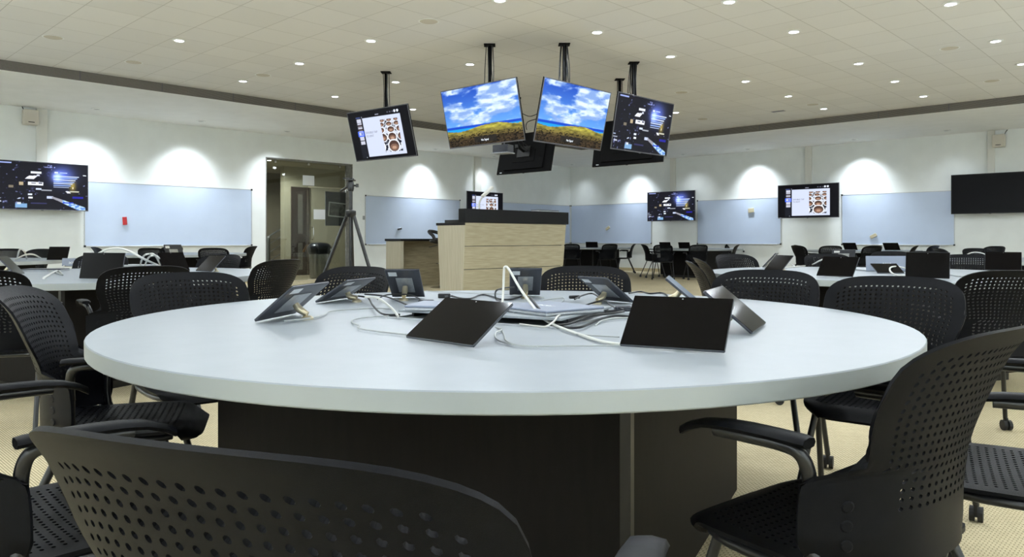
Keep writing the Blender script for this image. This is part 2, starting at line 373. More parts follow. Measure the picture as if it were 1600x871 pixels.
# ---------------------------------------------------------------- lamps
def spot(parent, power, size, blend, rad, rot=(0, 0, 0), loc=(0, 0, -.03)):
    l = bpy.data.lights.new('bulb', 'SPOT'); l.energy = power; l.spot_size = size; l.spot_blend = blend; l.shadow_soft_size = rad; l.color = LIGHT_COL
    o = bpy.data.objects.new('bulb', l); COL.objects.link(o); o.parent = parent; o.location = loc; o.rotation_euler = rot; return o
VIS = [(15.55, 6.15), (13.82, 7.92), (13.82, 6.15), (13.82, 4.4), (12.05, 4.35), (12.05, 6.13), (12.05, 7.9), (12.1, 10.26), (10.42, 12.02), (10.4, 10.26), (8.12, 10.26), (8.12, 12.01), (6.42, 12), (4.7, 11.97), (6.4, 10.23), (4.65, 10.19), (10.25, 4.33), (8.17, 13.72), (6.3, 7.87)]
HID = [(17.3, 7.9), (15.55, 10.26), (13.82, 10.26), (13.82, 12), (15.55, 12), (17.3, 10.26), (17.3, 12), (17.3, 13.7), (19, 12), (19, 13.7), (12.05, 12), (12.05, 13.7), (10.3, 13.7), (13.8, 13.7), (15.55, 13.7), (15.55, 15.5), (17.3, 15.5), (19, 15.5), (19, 10.26), (13.8, 15.5), (17.3, 4.35), (19, 6.15), (6.42, 13.72), (12.05, 15.5), (10.3, 15.5)]
ORD = ['first', 'second', 'third', 'fourth', 'fifth', 'sixth', 'seventh', 'eighth']
def downlight(p, q, label, group):
    t = rthing('downlight', p, q, HC, label, 'ceiling light', group)
    MB().lathe([(.052, -.001), (.085, -.001), (.088, -.006), (.06, -.012), (.052, -.004), (.052, -.001)], 20).build('trim_ring', M['soffit'], t, smooth=50)
    MB().lathe([(.054, -.002), (.054, -.006), (.02, -.0065)], 20).build('lens', M['lamp'], t, smooth=50)
    spot(t, DOWN_W, math.radians(174), .25, .05)
qs = [4.35, 6.15, 7.9, 10.25, 12, 13.72]
rows = {}
for p, q in VIS: rows.setdefault(min(range(6), key=lambda i: abs(qs[i]-q)), []).append((p, q))
for i, L in rows.items():
    L.sort(reverse=True)
    for k, (p, q) in enumerate(L):
        nm = f'{ORD[k]} from camera' if len(L) > 1 else 'the only one'
        downlight(p, q, f'lit downlight, {nm} in the {ORD[i]} ceiling row from the left wall', 'lit downlights in the tiled ceiling')
for p, q in HID: downlight(p, q, 'lit round downlight in the ceiling above or behind the camera', 'downlights outside the view')
WASH = [('A', 14.9, .8, 1.0, 'above the left end of the left whiteboard'), ('A', 12.93, .77, 1.0, 'above the middle of the left whiteboard'), ('A', 10.96, .74, .7, 'just left of the glass door'), ('A', 6.5, .62, 1., 'above the whiteboard right of the glass door'), ('A', 4.19, .55, .35, 'above the television behind the lectern'),
        ('B', .65, .72, .15, 'closest to the far corner'), ('B', 2.75, .72, .8, 'above the whiteboard in the far corner'), ('B', 4.75, .76, .2, 'above the city picture television'), ('B', 6.65, .65, 1.0, 'above the middle right whiteboard'), ('B', 9.4, .68, 1.0, 'above the whiteboard at the right edge'), ('B', 11.41, .8, .1, 'above the switched-off television')]
for w, s, off, k, where in WASH:
    p, q = (s, off) if w == 'A' else (off, s)
    t = rthing('wall_washer_light', p, q, HS, f'small round wall washer in the lowered ceiling {where}', 'ceiling light', 'wall washers in the soffit')
    MB().lathe([(.055, -.001), (.09, -.001), (.092, -.008), (.062, -.014), (.055, -.004), (.055, -.001)], 20).build('trim_ring', M['soffit'], t, smooth=50)
    MB().lathe([(.056, -.002), (.056, -.012), (.02, -.02)], 20).build('lens', M['lamp_dim'], t, smooth=50)
    spot(t, WASH_W*k*1.0, math.radians(92), 1.0, .12, rot=((math.radians(-27), 0, 0) if w == 'B' else (0, math.radians(27), 0)) if False else ((0, math.radians(20), 0) if w == 'A' else (math.radians(20), 0, 0)), loc=(0, 0, -.035))
for w, sl in (('C', (2.2, 4.4, 6.6, 8.8, 11, 13.2, 15.4, 17.4)), ('D', (3, 5.2, 7.4, 9.6, 11.8, 14, 16.2, 18.4, 20.4))):  # unseen washers added along the two near walls to brighten the room
    for s in sl:
        p, q = (PMAX-.75, s) if w == 'C' else (s, QMAX-.75)
        t = rthing('wall_washer_light', p, q, HS, 'unseen wall washer added behind the camera to raise the bounce light', 'ceiling light', 'added fill washers behind the camera')
        MB().lathe([(.055, -.001), (.09, -.001), (.092, -.008), (.062, -.014), (.055, -.004), (.055, -.001)], 20).build('trim_ring', M['soffit'], t, smooth=50)
        MB().lathe([(.056, -.002), (.056, -.012), (.02, -.02)], 20).build('lens', M['lamp_dim'], t, smooth=50)
        spot(t, WASH_W*2.5, math.radians(96), 1.0, .07, rot=((0, math.radians(-27), 0) if w == 'D' else (math.radians(-27), 0, 0)), loc=(0, 0, -.035))
t = rthing('downlight', 10.2, -1.5, 3.0, 'small lit downlight in the corridor ceiling behind the glass', 'ceiling light')
MB().lathe([(.05, -.001), (.05, -.006), (.02, -.0065)], 16).build('lens', M['lamp'], t, smooth=50); spot(t, 500, 3.0, .3, .05)
t = rthing('downlight', 12.6, -3.6, 3.0, 'small lit downlight over the stairs behind the glass', 'ceiling light')
MB().lathe([(.05, -.001), (.05, -.006), (.02, -.0065)], 16).build('lens', M['lamp'], t, smooth=50); spot(t, 220, 3.0, .3, .05)
DISC = [((83, 58), 'nearest the top left corner'), ((209, 97), 'left, close to the grille'), ((411, 117), 'between downlights left of the hanging screens'), ((670, 33), 'at the top centre of the ceiling'), ((1484, 75), 'at the upper right'), ((1065, 144), 'just right of the hanging screens'), ((1270, 163), 'between the right downlights near the grille'), ((1098, 186), 'far back near the corner of the grille'), ((1550, 126), 'at the right edge by the grille')]
for (px, py), wh in DISC:
    v = onz(px, py, HC); t = thing('ceiling_speaker', v, 0, 'flat beige round ceiling disc '+wh, 'ceiling speaker', 'round discs in the tiled ceiling')
    MB().lathe([(.105, 0), (.11, -.004), (.1, -.009), (.02, -.011)], 24).build('grille', M['disc'], t, smooth=40)
    MB().lathe([(.105, 0), (.122, -.002), (.124, -.006), (.108, -.006)], 24).build('rim', M['soffit'], t, smooth=40)
v = onz(1216, 174, HC); t = tag(MB().box(-.13, .13, -.06, .06, -.004, -.001).build('ceiling_hatch', M['black'], None, loc=v, rz=ROT), 'dark open slot in the ceiling tile near the right grille', 'ceiling opening')
# ---------------------------------------------------------------- tables
R_T, Z_T, TH = 1.25, .75, .0425
def table_proto(hole, label, group):
    t = thing('round_table', (0, 0, 0), 0, label, 'table', group)
    n = 96; mb = MB(); vs = []; fs = []
    if hole:
        hx, hy = .30, .24; sq = [(-hx, -hy), (hx, -hy), (hx, hy), (-hx, hy)]
        inner = []
        for k in range(n):
            a = 2*math.pi*k/n; c, s_ = math.cos(a), math.sin(a); r = min(hx/max(abs(c), 1e-9), hy/max(abs(s_), 1e-9)); inner.append((r*c, r*s_))
    else: inner = [(.05*math.cos(2*math.pi*k/n), .05*math.sin(2*math.pi*k/n)) for k in range(n)]
    rings = [([(x, y) for x, y in inner], Z_T), ([((R_T-.0025)*math.cos(2*math.pi*k/n), (R_T-.0025)*math.sin(2*math.pi*k/n)) for k in range(n)], Z_T), ([(R_T*math.cos(2*math.pi*k/n), R_T*math.sin(2*math.pi*k/n)) for k in range(n)], Z_T-.0025)]
    for ring, z in rings: vs += [(x, y, z) for x, y in ring]
    for i in range(2):
        for k in range(n): fs.append((i*n+k, i*n+(k+1) % n, (i+1)*n+(k+1) % n, (i+1)*n+k))
    if not hole: fs.append(tuple(range(n)))
    else:
        vs += [(x, y, Z_T-TH) for x, y in inner]
        for k in range(n): fs.append((k, (k+1) % n, 3*n+(k+1) % n, 3*n+k))
    mb.add(vs, fs); top = mb.build('tabletop', M['white_top'], t, smooth=30)
    MB().lathe([(R_T, Z_T-.0025), (R_T, Z_T-TH+.003), (R_T-.003, Z_T-TH), (.75, Z_T-TH), (.75, Z_T-TH+.001)], n).build('edge_band', M['white_edge'], t, smooth=30)
    S = .65
    mb = MB(); mb.box(-S, S, -S, S, .06, Z_T-TH-.001, .004); mb.build('base_cabinet', M['base'], t)
    mb = MB(); mb.box(-S+.05, S-.05, -S+.05, S-.05, 0, .06); mb.build('plinth', M['black'], t)
    mb = MB(); mb.box(S-.022, S+.003, -S-.003, -S+.022, .06, Z_T-TH-.002); mb.build('corner_strip', M['black'], t)
    return t
TC = Vector((0, 2.522))
near = table_proto(True, 'large round white conference table in the foreground with dark square base', 'round white conference tables')
near.location = (TC.x, TC.y, 0); near.rotation_euler = (0, 0, math.radians(-27.5))
# cable well in the near table
mb = MB(); hx, hy = .30, .24
for (x0, x1, y0, y1) in ((-hx-.012, hx+.012, -hy-.012, -hy+.01), (-hx-.012, hx+.012, hy-.01, hy+.012), (-hx-.012, -hx+.01, -hy+.01, hy-.01), (hx-.01, hx+.012, -hy+.01, hy-.01)): mb.box(x0, x1, y0, y1, Z_T-.01, Z_T+.004, .001)
well = mb.build('cable_well_frame', M['silver'], near)
mb = MB(); mb.box(-hx+.01, hx-.01, -hy+.01, hy-.01, Z_T-.11, Z_T-.105); mb.box(-hx+.01, hx-.01, -hy+.01, -hy+.014, Z_T-.105, Z_T-.01); mb.box(-hx+.01, hx-.01, hy-.014, hy-.01, Z_T-.105, Z_T-.01); mb.build('well_tray', mat('well_tray', (48, 22, 24), .5), near)
mb = MB(); mb.box(-hx+.004, hx-.004, -hy+.03, hy-.004, Z_T+.018, Z_T+.026, .001); mb.build('well_cover', M['white_top'], near)
mb = MB(); mb.box(-hx+.012, hx-.012, hy-.03, hy-.012, Z_T-.02, Z_T+.0175); mb.box(-hx+.012, -hx+.02, -hy+.1, hy-.03, Z_T-.02, Z_T+.0175); mb.box(hx-.02, hx-.012, -hy+.1, hy-.03, Z_T-.02, Z_T+.0175); mb.build('cover_riser', M['black'], near)
mb = MB()
for k in range(5): mb.box(-.2+k*.09, -.15+k*.09, -hy+.03, -hy+.07, Z_T-.105, Z_T-.06, .002)
mb.build('power_sockets', M['black'], near)
far_t = table_proto(False, '', 'round white conference tables')
T2L, T2R = Vector((-3.063, 5.51)), Vector((2.846, 5.67))
TABLES = [(T2L, -27.5, 'round white table cluttered with tablets at the left, beyond the foreground table'), (T2R, 20, 'round white table with silver laptop at the right, beyond the foreground table'),
          (Vector((-5.88, 13.0)), -44, 'round white table near the left whiteboard and glass door'), (Vector((-6.75, 8.95)), 0, 'round white table at the left edge under the lit television'),
          (R2(1.8, 2.17), -44, 'round white table in the far corner behind the lectern'), (R2(1.74, 5.68), -44, 'round white table with dark base below the city picture television'),
          (R2(1.75, 9.9), -44, 'round white table below the whiteboard on the right wall'), (Vector((6.3, 9.6)), -44, 'round white table at the right edge behind the tablet table')]
for i, (c, rz, lb) in enumerate(TABLES):
    o = far_t if i == 0 else copy_tree(far_t)
    o.location = (c.x, c.y, 0); o.rotation_euler = (0, 0, math.radians(rz)); o['label'] = lb
# ---------------------------------------------------------------- chair
def sheet(P, us, vs_, holes, th, rad=(.42, .40)):
    """curved plastic sheet of thickness th, holed in the cells holes(i,j)"""
    us = list(us); vs_ = list(vs_); nu, nv = len(us), len(vs_)
    uv = [(u, v) for v in vs_ for u in us]; fr = []; rings = []
    def id_(i, j): return j*nu+i
    for j in range(nv-1):
        for i in range(nu-1):
            c = [id_(i, j), id_(i+1, j), id_(i+1, j+1), id_(i, j+1)]
            if not holes(i, j): fr.append(tuple(c)); continue
            cu, cv = (us[i]+us[i+1])/2, (vs_[j]+vs_[j+1])/2; du, dv = (us[i+1]-us[i])*rad[0], (vs_[j+1]-vs_[j])*rad[1]
            o = len(uv); uv += [(cu+du*math.cos(math.radians(a)), cv+dv*math.sin(math.radians(a))) for a in (-112.5, -67.5, -22.5, 22.5, 67.5, 112.5, 157.5, 202.5)]
            ring = [o+k for k in range(8)]; rings.append(ring)
            for s in range(4):
                a, b = c[s], c[(s+1) % 4]; i0, i1 = ring[2*s], ring[2*s+1]
                fr.append((a, b, i1, i0)); fr.append((b, ring[(2*s+2) % 8], i1))
    fv = []; bv = []
    for u, v in uv:
        p = Vector(P(u, v)); e = 1e-3
        n = (Vector(P(u+e, v))-Vector(P(u-e, v))).cross(Vector(P(u, v+e))-Vector(P(u, v-e)))
        n = n.normalized() if n.length > 1e-12 else Vector((0, 0, 1))
        fv.append(p+n*th/2); bv.append(p-n*th/2)
    N = len(uv); fs = list(fr)+[tuple(x+N for x in reversed(f)) for f in fr]
    for r in rings:
        for k in range(8): a, b = r[k], r[(k+1) % 8]; fs.append((b, a, a+N, b+N))
    bd = [id_(i, 0) for i in range(nu)]+[id_(nu-1, j) for j in range(1, nv)]+[id_(i, nv-1) for i in range(nu-2, -1, -1)]+[id_(0, j) for j in range(nv-2, 0, -1)]
    for k in range(len(bd)): a, b = bd[k], bd[(k+1) % len(bd)]; fs.append((a, b, b+N, a+N))
    m = MB(); m.add([tuple(v) for v in fv]+[tuple(v) for v in bv], fs); return m
def sm(a, b, x): t = min(1, max(0, (x-a)/(b-a))); return t*t*(3-2*t)
BZ0, BZ1 = .455, .868
def backP(u, v):
    au = min(abs(u), 1.0)
    zt = BZ1-.12+.12*max(0., 1-au**4)**.25-.006*au*au
    z = BZ0+v*(zt-BZ0)
    w = .236-.03*sm(.74, .635, z)
    if z < .635: w = .206+.060*sm(.632, .600, z)
    w -= .03*sm(.50, .455, z)
    t = (z-.455)/.41
    y = -.222-.105*max(0, t)**1.9+.012*math.sin(max(0, min(1, t))*math.pi)
    y += .055*au**2.2+.075*au**3*sm(.635, .60, z)
    if z > .80: y -= .012*sm(.80, .87, z)
    return (u*w, y, z)
def seatP(u, v):
    x = u; y = 2*v-1
    r = .226*(1-.05*max(0, y))
    # rounded square
    X = x*math.sqrt(max(0, 1-.5*abs(y)**6*abs(x)**4*.75))*r; Y = y*.222*math.sqrt(max(0, 1-.5*abs(x)**6*abs(y)**4*.75))
    X *= 1-.10*abs(y)**8; Y *= 1-.07*abs(x)**8
    z = .452-.012*(1-x*x)*(1-y*y)+.010*sm(-.6, -1, y)
    z -= .045*sm(.62, 1.12, y)**1.2+.006*abs(x)**6
    return (X, Y+.012, z)
def edge(n, a, b): return list(np.linspace(a, b, n))
bu = [-1, -.995, -.975, -.94, -.9]+edge(23, -.85, .85)+[.9, .94, .975, .995, 1]
bv = [0, .05, .10, .15, .19]+edge(19, .23, .93)+[.96, .985, 1]
def bh(i, j): return 5 <= i < len(bu)-6 and 5 <= j < 23 and not ((i in (5, 26)) and (j > 21)) and (10 <= j or 9 <= i <= 22)
su = [-1, -.97, -.92, -.88]+edge(21, -.84, .84)+[.88, .92, .97, 1]
sv = [0, .02, .05, .08]+edge(18, .11, .84)+[.87, .90, .93, .955, .975, 1]
def sh(i, j): return 4 <= i < len(su)-5 and 4 <= j < 21 and not (i in (4, 23) and j in (4, 20))
def make_chair():
    t = thing('perforated_chair', (0, 0, 0), 0, '', 'chair', 'charcoal perforated plastic armchairs')
    bk = sheet(backP, bu, bv, bh, .006, (.23, .28)).build('backrest', M['plastic'], t, smooth=40)
    mb = MB()
    for sx in (-1, 1):          # three moulded dimples low on each side
        for z in (.50, .535, .57):
            v0 = (z-BZ0)/(BZ1-BZ0); p = Vector(backP(sx*.8, v0)); du = (Vector(backP(sx*.8+.01, v0))-p).normalized(); dv = (Vector(backP(sx*.8, v0+.01))-p).normalized(); nn = du.cross(dv).normalized()
            nn = nn if nn.y < 0 else -nn; n = 12
            vs = [tuple(p+nn*.0034+du*(.011*math.cos(2*math.pi*k/n))+dv*(.011*math.sin(2*math.pi*k/n))) for k in range(n)]+[tuple(p+nn*.0048+du*(.0085*math.cos(2*math.pi*k/n))+dv*(.0085*math.sin(2*math.pi*k/n))) for k in range(n)]
            mb.add(vs, [(k, (k+1) % n, n+(k+1) % n, n+k) for k in range(n)]+[tuple(n+k for k in range(n))])
    mb.build('moulded_dimples', M['plastic'], bk)
    sheet(seatP, su, sv, sh, .009, (.26, .23)).build('seat', M['plastic'], t, smooth=40)
    mb = MB()
    for sx in (-1, 1):
        mb.tube([(sx*.17, .15, .425), (sx*.205, .08, .427), (sx*.222, -.05, .432), (sx*.234, -.095, .455), (sx*.237, -.100, .57)], .0115, 8, smooth=4)
    mb.tube([(-.2, .1, .425), (.2, .1, .425)], .011, 8); mb.tube([(-.235, -.15, .435), (.235, -.15, .435)], .011, 8)
    mb.build('seat_frame', M['tube'], t, smooth=50)
    for sx in (-1, 1):
        arm = MB().tube([(sx*.238, -.100, .56), (sx*.246, -.100, .615), (sx*.258, -.090, .648), (sx*.267, -.062, .659), (sx*.27, .0, .660), (sx*.27, .07, .659)], .0125, 10, smooth=5).build('armrest', M['tube'], t, smooth=50)
        ys = [-.115, -.10, -.05, 0, .05, .09, .125, .145]; zs = [.676, .678, .679, .679, .677, .672, .660, .648]; ws = [.020, .025, .026, .026, .025, .024, .021, .012]
        mb = MB(); vs = []; fs = []
        for y, z, w in zip(ys, zs, ws):
            for dx, dz in ((-1, -.004), (-.8, .003), (0, .0055), (.8, .003), (1, -.004), (.75, -.011), (0, -.013), (-.75, -.011)): vs.append((sx*.27+dx*w, y, z+dz))
        for i in range(len(ys)-1):
            for k in range(8): fs.append((i*8+k, i*8+(k+1) % 8, (i+1)*8+(k+1) % 8, (i+1)*8+k))
        fs += [tuple(range(8)), tuple(len(vs)-8+k for k in range(8))]
        mb.add(vs, fs).build('arm_pad', M['plastic'], arm, smooth=50)
    for sx in (-1, 1):
        for pts in ([(sx*.175, .125, .432), (sx*.185, .145, .36), (sx*.235, .215, .062)], [(sx*.235, -.10, .48), (sx*.240, -.135, .40), (sx*.262, -.285, .062)]):
            lg = MB().tube(pts, .0115, 8, smooth=4).build('leg', M['tube'], t, smooth=50)
            x, y, z = pts[-1]; mb = MB()
            for o in (-.013, .013):
                n = 14; vs = []
                for xx in (-.008, .008):
                    vs += [(x+o+xx, y-.01+.027*math.cos(2*math.pi*k/n), .027+.027*math.sin(2*math.pi*k/n)) for k in range(n)]
                mb.add(vs, [(k, (k+1) % n, n+(k+1) % n, n+k) for k in range(n)]+[tuple(range(n)), tuple(range(n, 2*n))])
            mb.box(x-.006, x+.006, y-.02, y+.012, .02, .065, .002)
            mb.build('caster', M['rubber'], lg)
    return t
chair0 = make_chair(); cfirst = [True]
def chair(P, d, label):
    d = Vector(d).normalized(); rz = math.atan2(-d.x, d.y); P = Vector((P[0], P[1])); r = Vector((d.y, -d.x))
    for _ in range(60):          # keep the backrest clear of the tabletop and the legs clear of the table's base
        hit = None
        for c in [TC]+[t_[0] for t_ in TABLES]:
            if any((P-d*.275+r*k-c).length < 1.275 for k in (-.23, 0, .23)) or (P-c).length < 1.06: hit = c
        if hit is None: break
        P = P+(P-hit).normalized()*.012
    o = chair0 if cfirst[0] else copy_tree(chair0); cfirst[0] = False
    o.location = (P[0], P[1], 0); o.rotation_euler = (0, 0, rz); o['label'] = label; return o
def chairT(px, Y, d, label):
    d = Vector(d).normalized(); X = (px-PX)/F*Y; return chair((X+.33*d.x, Y+.33*d.y), d, label)
# around the near table
chair((-.125, .84), (.34, .94), 'charcoal perforated chair right in front of the camera, its back across the bottom left')
chair((.645, 1.487), (-.62, .78), 'dark perforated armchair at the lower right of the foreground table, seen from behind')
chair((1.25, 1.80), (-.87, .5), 'chair at the right edge of the picture, perforated seat behind the big dark backrest')
chair((1.30, 2.57), (-.6, -.8), 'charcoal chair facing the camera at the right rim of the foreground table')
chair((1.05, 3.14), (-.5, -.87), 'charcoal chair facing the camera across the foreground table, left of the rightmost one')
chair((.375, 3.6), (-.15, -.99), 'chair beyond the foreground table directly in front of the lectern')
chairT(567, 3.85, (-.45, -.89), 'turned chair beyond the foreground table beside the tripod')
chair((-1.18, 2.92), (.6, -.8), 'dark grey chair at the far left rim of the foreground table, facing the camera')
chair((-1.19, 2.32), (.95, .3), 'chair at the left edge of the picture with rounded seat reaching under the foreground table')
chair((-.925, 1.50), (.7, .7), 'chair at the lower left whose perforated seat shows behind the nearest backrest')
# left second table
chairT(234, 3.93, (-.6, .8), 'black chair seen from behind at the near side of the left cluttered table')
chair((-2.62, 3.78), (-.3, .95), 'chair cut by the left edge, at the near side of the left cluttered table')
chairT(447, 5.2, (-.9, .43), 'chair turned sideways at the right end of the left cluttered table')
chairT(163, 6.95, (.2, -1), 'grey chair facing the camera behind the left cluttered table, beside the silver lid')
chairT(352, 6.85, (-.3, -.95), 'grey chair facing the camera behind the left cluttered table, at its right side')
# left far tables
chairT(398, 14.6, (-1, .1), 'chair seen side-on between the left whiteboard and the glass door')
chairT(234, 11.6, (0, 1), 'black chair seen from behind at the table under the left whiteboard, left one')
chairT(332, 11.7, (-.2, 1), 'black chair seen from behind at the table under the left whiteboard, right one')
chairT(272, 14.3, (-.1, -1), 'chair facing the room close to the left whiteboard')
chairT(150, 13.0, (.9, .2), 'chair at the left end of the table under the left whiteboard')
chairT(68, 10.6, (-.2, -1), 'dark chair facing the camera under the lit television on the left wall')
chairT(14, 10.9, (.3, -1), 'chair at the far left edge under the lit television')
# right second table
chairT(1074, 4.85, (.97, -.2), 'curved dark chair seen edge-on at the left end of the right tablet table, nearer one')
chairT(1086, 5.6, (1, -.15), 'curved dark chair seen edge-on at the left end of the right tablet table, farther one')
chairT(1142, 6.98, (.35, -.93), 'grey chair facing the camera behind the left end of the right tablet table')
chairT(1288, 7.2, (0, -1), 'grey chair facing the camera behind the middle of the right tablet table')
chairT(1512, 6.85, (-.55, -.83), 'grey chair facing the camera behind the right part of the right tablet table')
chairT(1592, 3.4, (.1, 1), 'black perforated chair seen from behind at the right edge')
chairT(1390, 8.6, (-.2, -1), 'grey chair behind the silver laptop of the right tablet table')
# right far tables
chairT(1444, 8.6, (.8, .6), 'black perforated chair seen from behind at the table near the right edge')
chairT(1522, 11.3, (0, -1), 'grey chair facing the camera below the switched-off television')
chairT(1462, 11.3, (.6, -.8), 'chair left of the others around the right edge table')
chairT(1558, 14.5, (-.9, -.3), 'dark chair under the switched-off television at the right edge')
chairT(893, 20.9, (.1, 1), 'black chair seen from behind just right of the lectern')
chairT(955, 20.5, (-.3, 1), 'black chair seen from behind at the right side of the far corner table')
chairT(981, 21.9, (-1, .1), 'chair seen side-on at the right end of the far corner table')
chairT(1003, 19.3, (1, .1), 'chair seen side-on at the left end of the table under the city picture television')
chairT(1036, 18.1, (.2, 1), 'black chair seen from behind under the city picture television, left one')
chairT(1093, 18.0, (-.05, 1), 'black chair seen from behind under the city picture television, middle one')
chairT(1155, 18.5, (-.9, .4), 'chair turned sideways at the right end of the table under the city picture television')
chairT(1146, 21.0, (-.3, -1), 'chair facing the camera at the wall side of the table under the city picture television')
chairT(1243, 16.1, (.95, .3), 'dark chair seen side-on under the slide television on the right wall, nearer one')
chairT(1252, 17.1, (1, -.1), 'grey chair seen side-on under the slide television on the right wall, farther one')
chairT(1300, 15.4, (.1, 1), 'black chair seen from behind below the right whiteboard, left one')
chairT(1367, 15.3, (-.2, 1), 'black chair seen from behind below the right whiteboard, middle one')
chairT(1432, 15.6, (-.8, .6), 'black chair seen from behind below the right whiteboard, right one')
chairT(1464, 16.1, (-1, .1), 'chair seen edge-on below the right end of the right whiteboard')
# ---------------------------------------------------------------- screens
def fbm(x, y, seed, oct_=5):
    rs = np.random.RandomState(seed); out = np.zeros_like(x); amp = 1.; tot = 0
    for o in range(oct_):
        g = rs.rand(128, 128); X = x*(2**o); Y = y*(2**o); xi = np.floor(X).astype(int); yi = np.floor(Y).astype(int); fx = X-xi; fy = Y-yi
        fx = fx*fx*(3-2*fx); fy = fy*fy*(3-2*fy); G = lambda a, b: g[(yi+b) % 128, (xi+a) % 128]
        out += amp*((G(0, 0)*(1-fx)+G(1, 0)*fx)*(1-fy)+(G(0, 1)*(1-fx)+G(1, 1)*fx)*fy); tot += amp; amp *= .5
    return out/tot
def step(a, b, x): t = np.clip((x-a)/(b-a), 0, 1); return t*t*(3-2*t)
def img_land(x, y):              # x right, y down, 0..1
    col = np.zeros(x.shape+(3,)); L = lambda c: np.array(c, float)
    sky = L((30, 72, 178))*(1-y[..., None]/.8)+L((110, 175, 240))*(y[..., None]/.8)
    c = fbm(x*4.2+2*y, y*7, 3, 6); c2 = fbm(x*9, y*16, 9, 5)
    m = step(.42, .58, c*.72+c2*.28+.05*step(.1, .6, x)); shade = step(.35, .7, fbm(x*7+1, y*14+3, 5, 5))[..., None]
    cl = L((128, 160, 215))*(1-shade)+L((214, 230, 248))*shade
    col = sky*(1-m[..., None])+cl*m[..., None]
    hz = .655+.0*x
    sea = (y > hz)
    col[sea] = (20, 70, 190)
    s2 = y > hz+.035; col[s2] = (30, 150, 215)
    land = y > .715-.05*np.exp(-((x-.75)/.16)**2)+.03*np.sin(x*9)-.012*x
    n = fbm(x*18, y*40, 11, 5)[..., None]
    t_ = np.clip((y-.70)/.2, 0, 1)[..., None]
    lc = (L((150, 144, 58))*(1-t_)+L((80, 64, 42))*t_)*(.5+n); sp = fbm(x*60, y*70, 21, 3)
    lc = np.where((sp > .58)[..., None] & (y > .8)[..., None], lc*.35, lc); lc = np.where((y > .86)[..., None], lc*.75, lc)
    col[land] = lc[land]
    bx = (x > .36) & (x < .66) & (y > .86) & (y < .965); col[bx] = col[bx]*.35+np.array((28, 28, 30))*.65
    return col
def img_slide(x, y):
    col = np.zeros(x.shape+(3,)); col[:] = (8, 8, 12)
    def r(x0, x1, y0, y1, c): m = (x > x0) & (x < x1) & (y > y0) & (y < y1); col[m] = c
    r(.12, .222, .1, .97, (24, 26, 34)); r(.232, .86, .14, .945, (196, 204, 226))
    r(.46, .52, .09, .105, (150, 150, 170)); r(.13, .2, .115, .128, (90, 110, 190)); r(.225, .235, .11, .13, (160, 160, 180))
    for i, k in enumerate((.66, .70, .74)): r(k, k+.02, .075, .1, (90, 90, 105))
    for cx in (.785, .83): col[((x-cx)/.016)**2+((y-.08)/.028)**2 < 1] = (225, 232, 250)
    r(.12, .225, .40, .515, (60, 100, 235))
    for k, yy in enumerate((.155, .24, .325, .415, .515, .605)):
        r(.14, .21, yy, yy+.075, (190, 192, 208)); 
        if k in (1, 2): r(.14, .21, yy+.02, yy+.07, (70, 60, 66))
        if k == 3: r(.17, .205, yy+.01, yy+.06, (100, 120, 200))
    # picture of cups seen from above at an angle
    X = (x-.525)/(.285); Y = (y-.22)/.66; inn = (X > 0) & (X < 1) & (Y > 0) & (Y < 1)
    col[inn] = (196, 202, 216)
    n = fbm(x*26, y*22, 31, 3); col[inn & (n > .52)] = (28, 30, 42)
    for cy, ry, rx, xs in ((.03, .045, .14, (.1, .5, .9)), (.15, .06, .16, (.02, .46, .9)), (.32, .085, .19, (-.05, .52, 1.03)), (.55, .12, .22, (.0, .53, 1.08)), (.83, .17, .28, (-.28, .54, 1.3))):
        for cx in xs:
            dd = ((X-cx)/rx)**2+((Y-cy)/ry)**2
            col[inn & (dd < 1.5)] = (226, 228, 236); col[inn & (dd < 1.0)] = (72, 52, 46)
            d2 = ((X-cx)/rx/.8)**2+((Y-cy-.25*ry)/ry/.62)**2; col[inn & (d2 < 1)] = (122, 92, 78)
            d3 = ((X-cx)/rx/.45)**2+((Y-cy-.3*ry)/ry/.3)**2; col[inn & (d3 < 1)] = (176, 142, 120)
    r(.19, .2, .945, .965, (170, 180, 190))
    return col
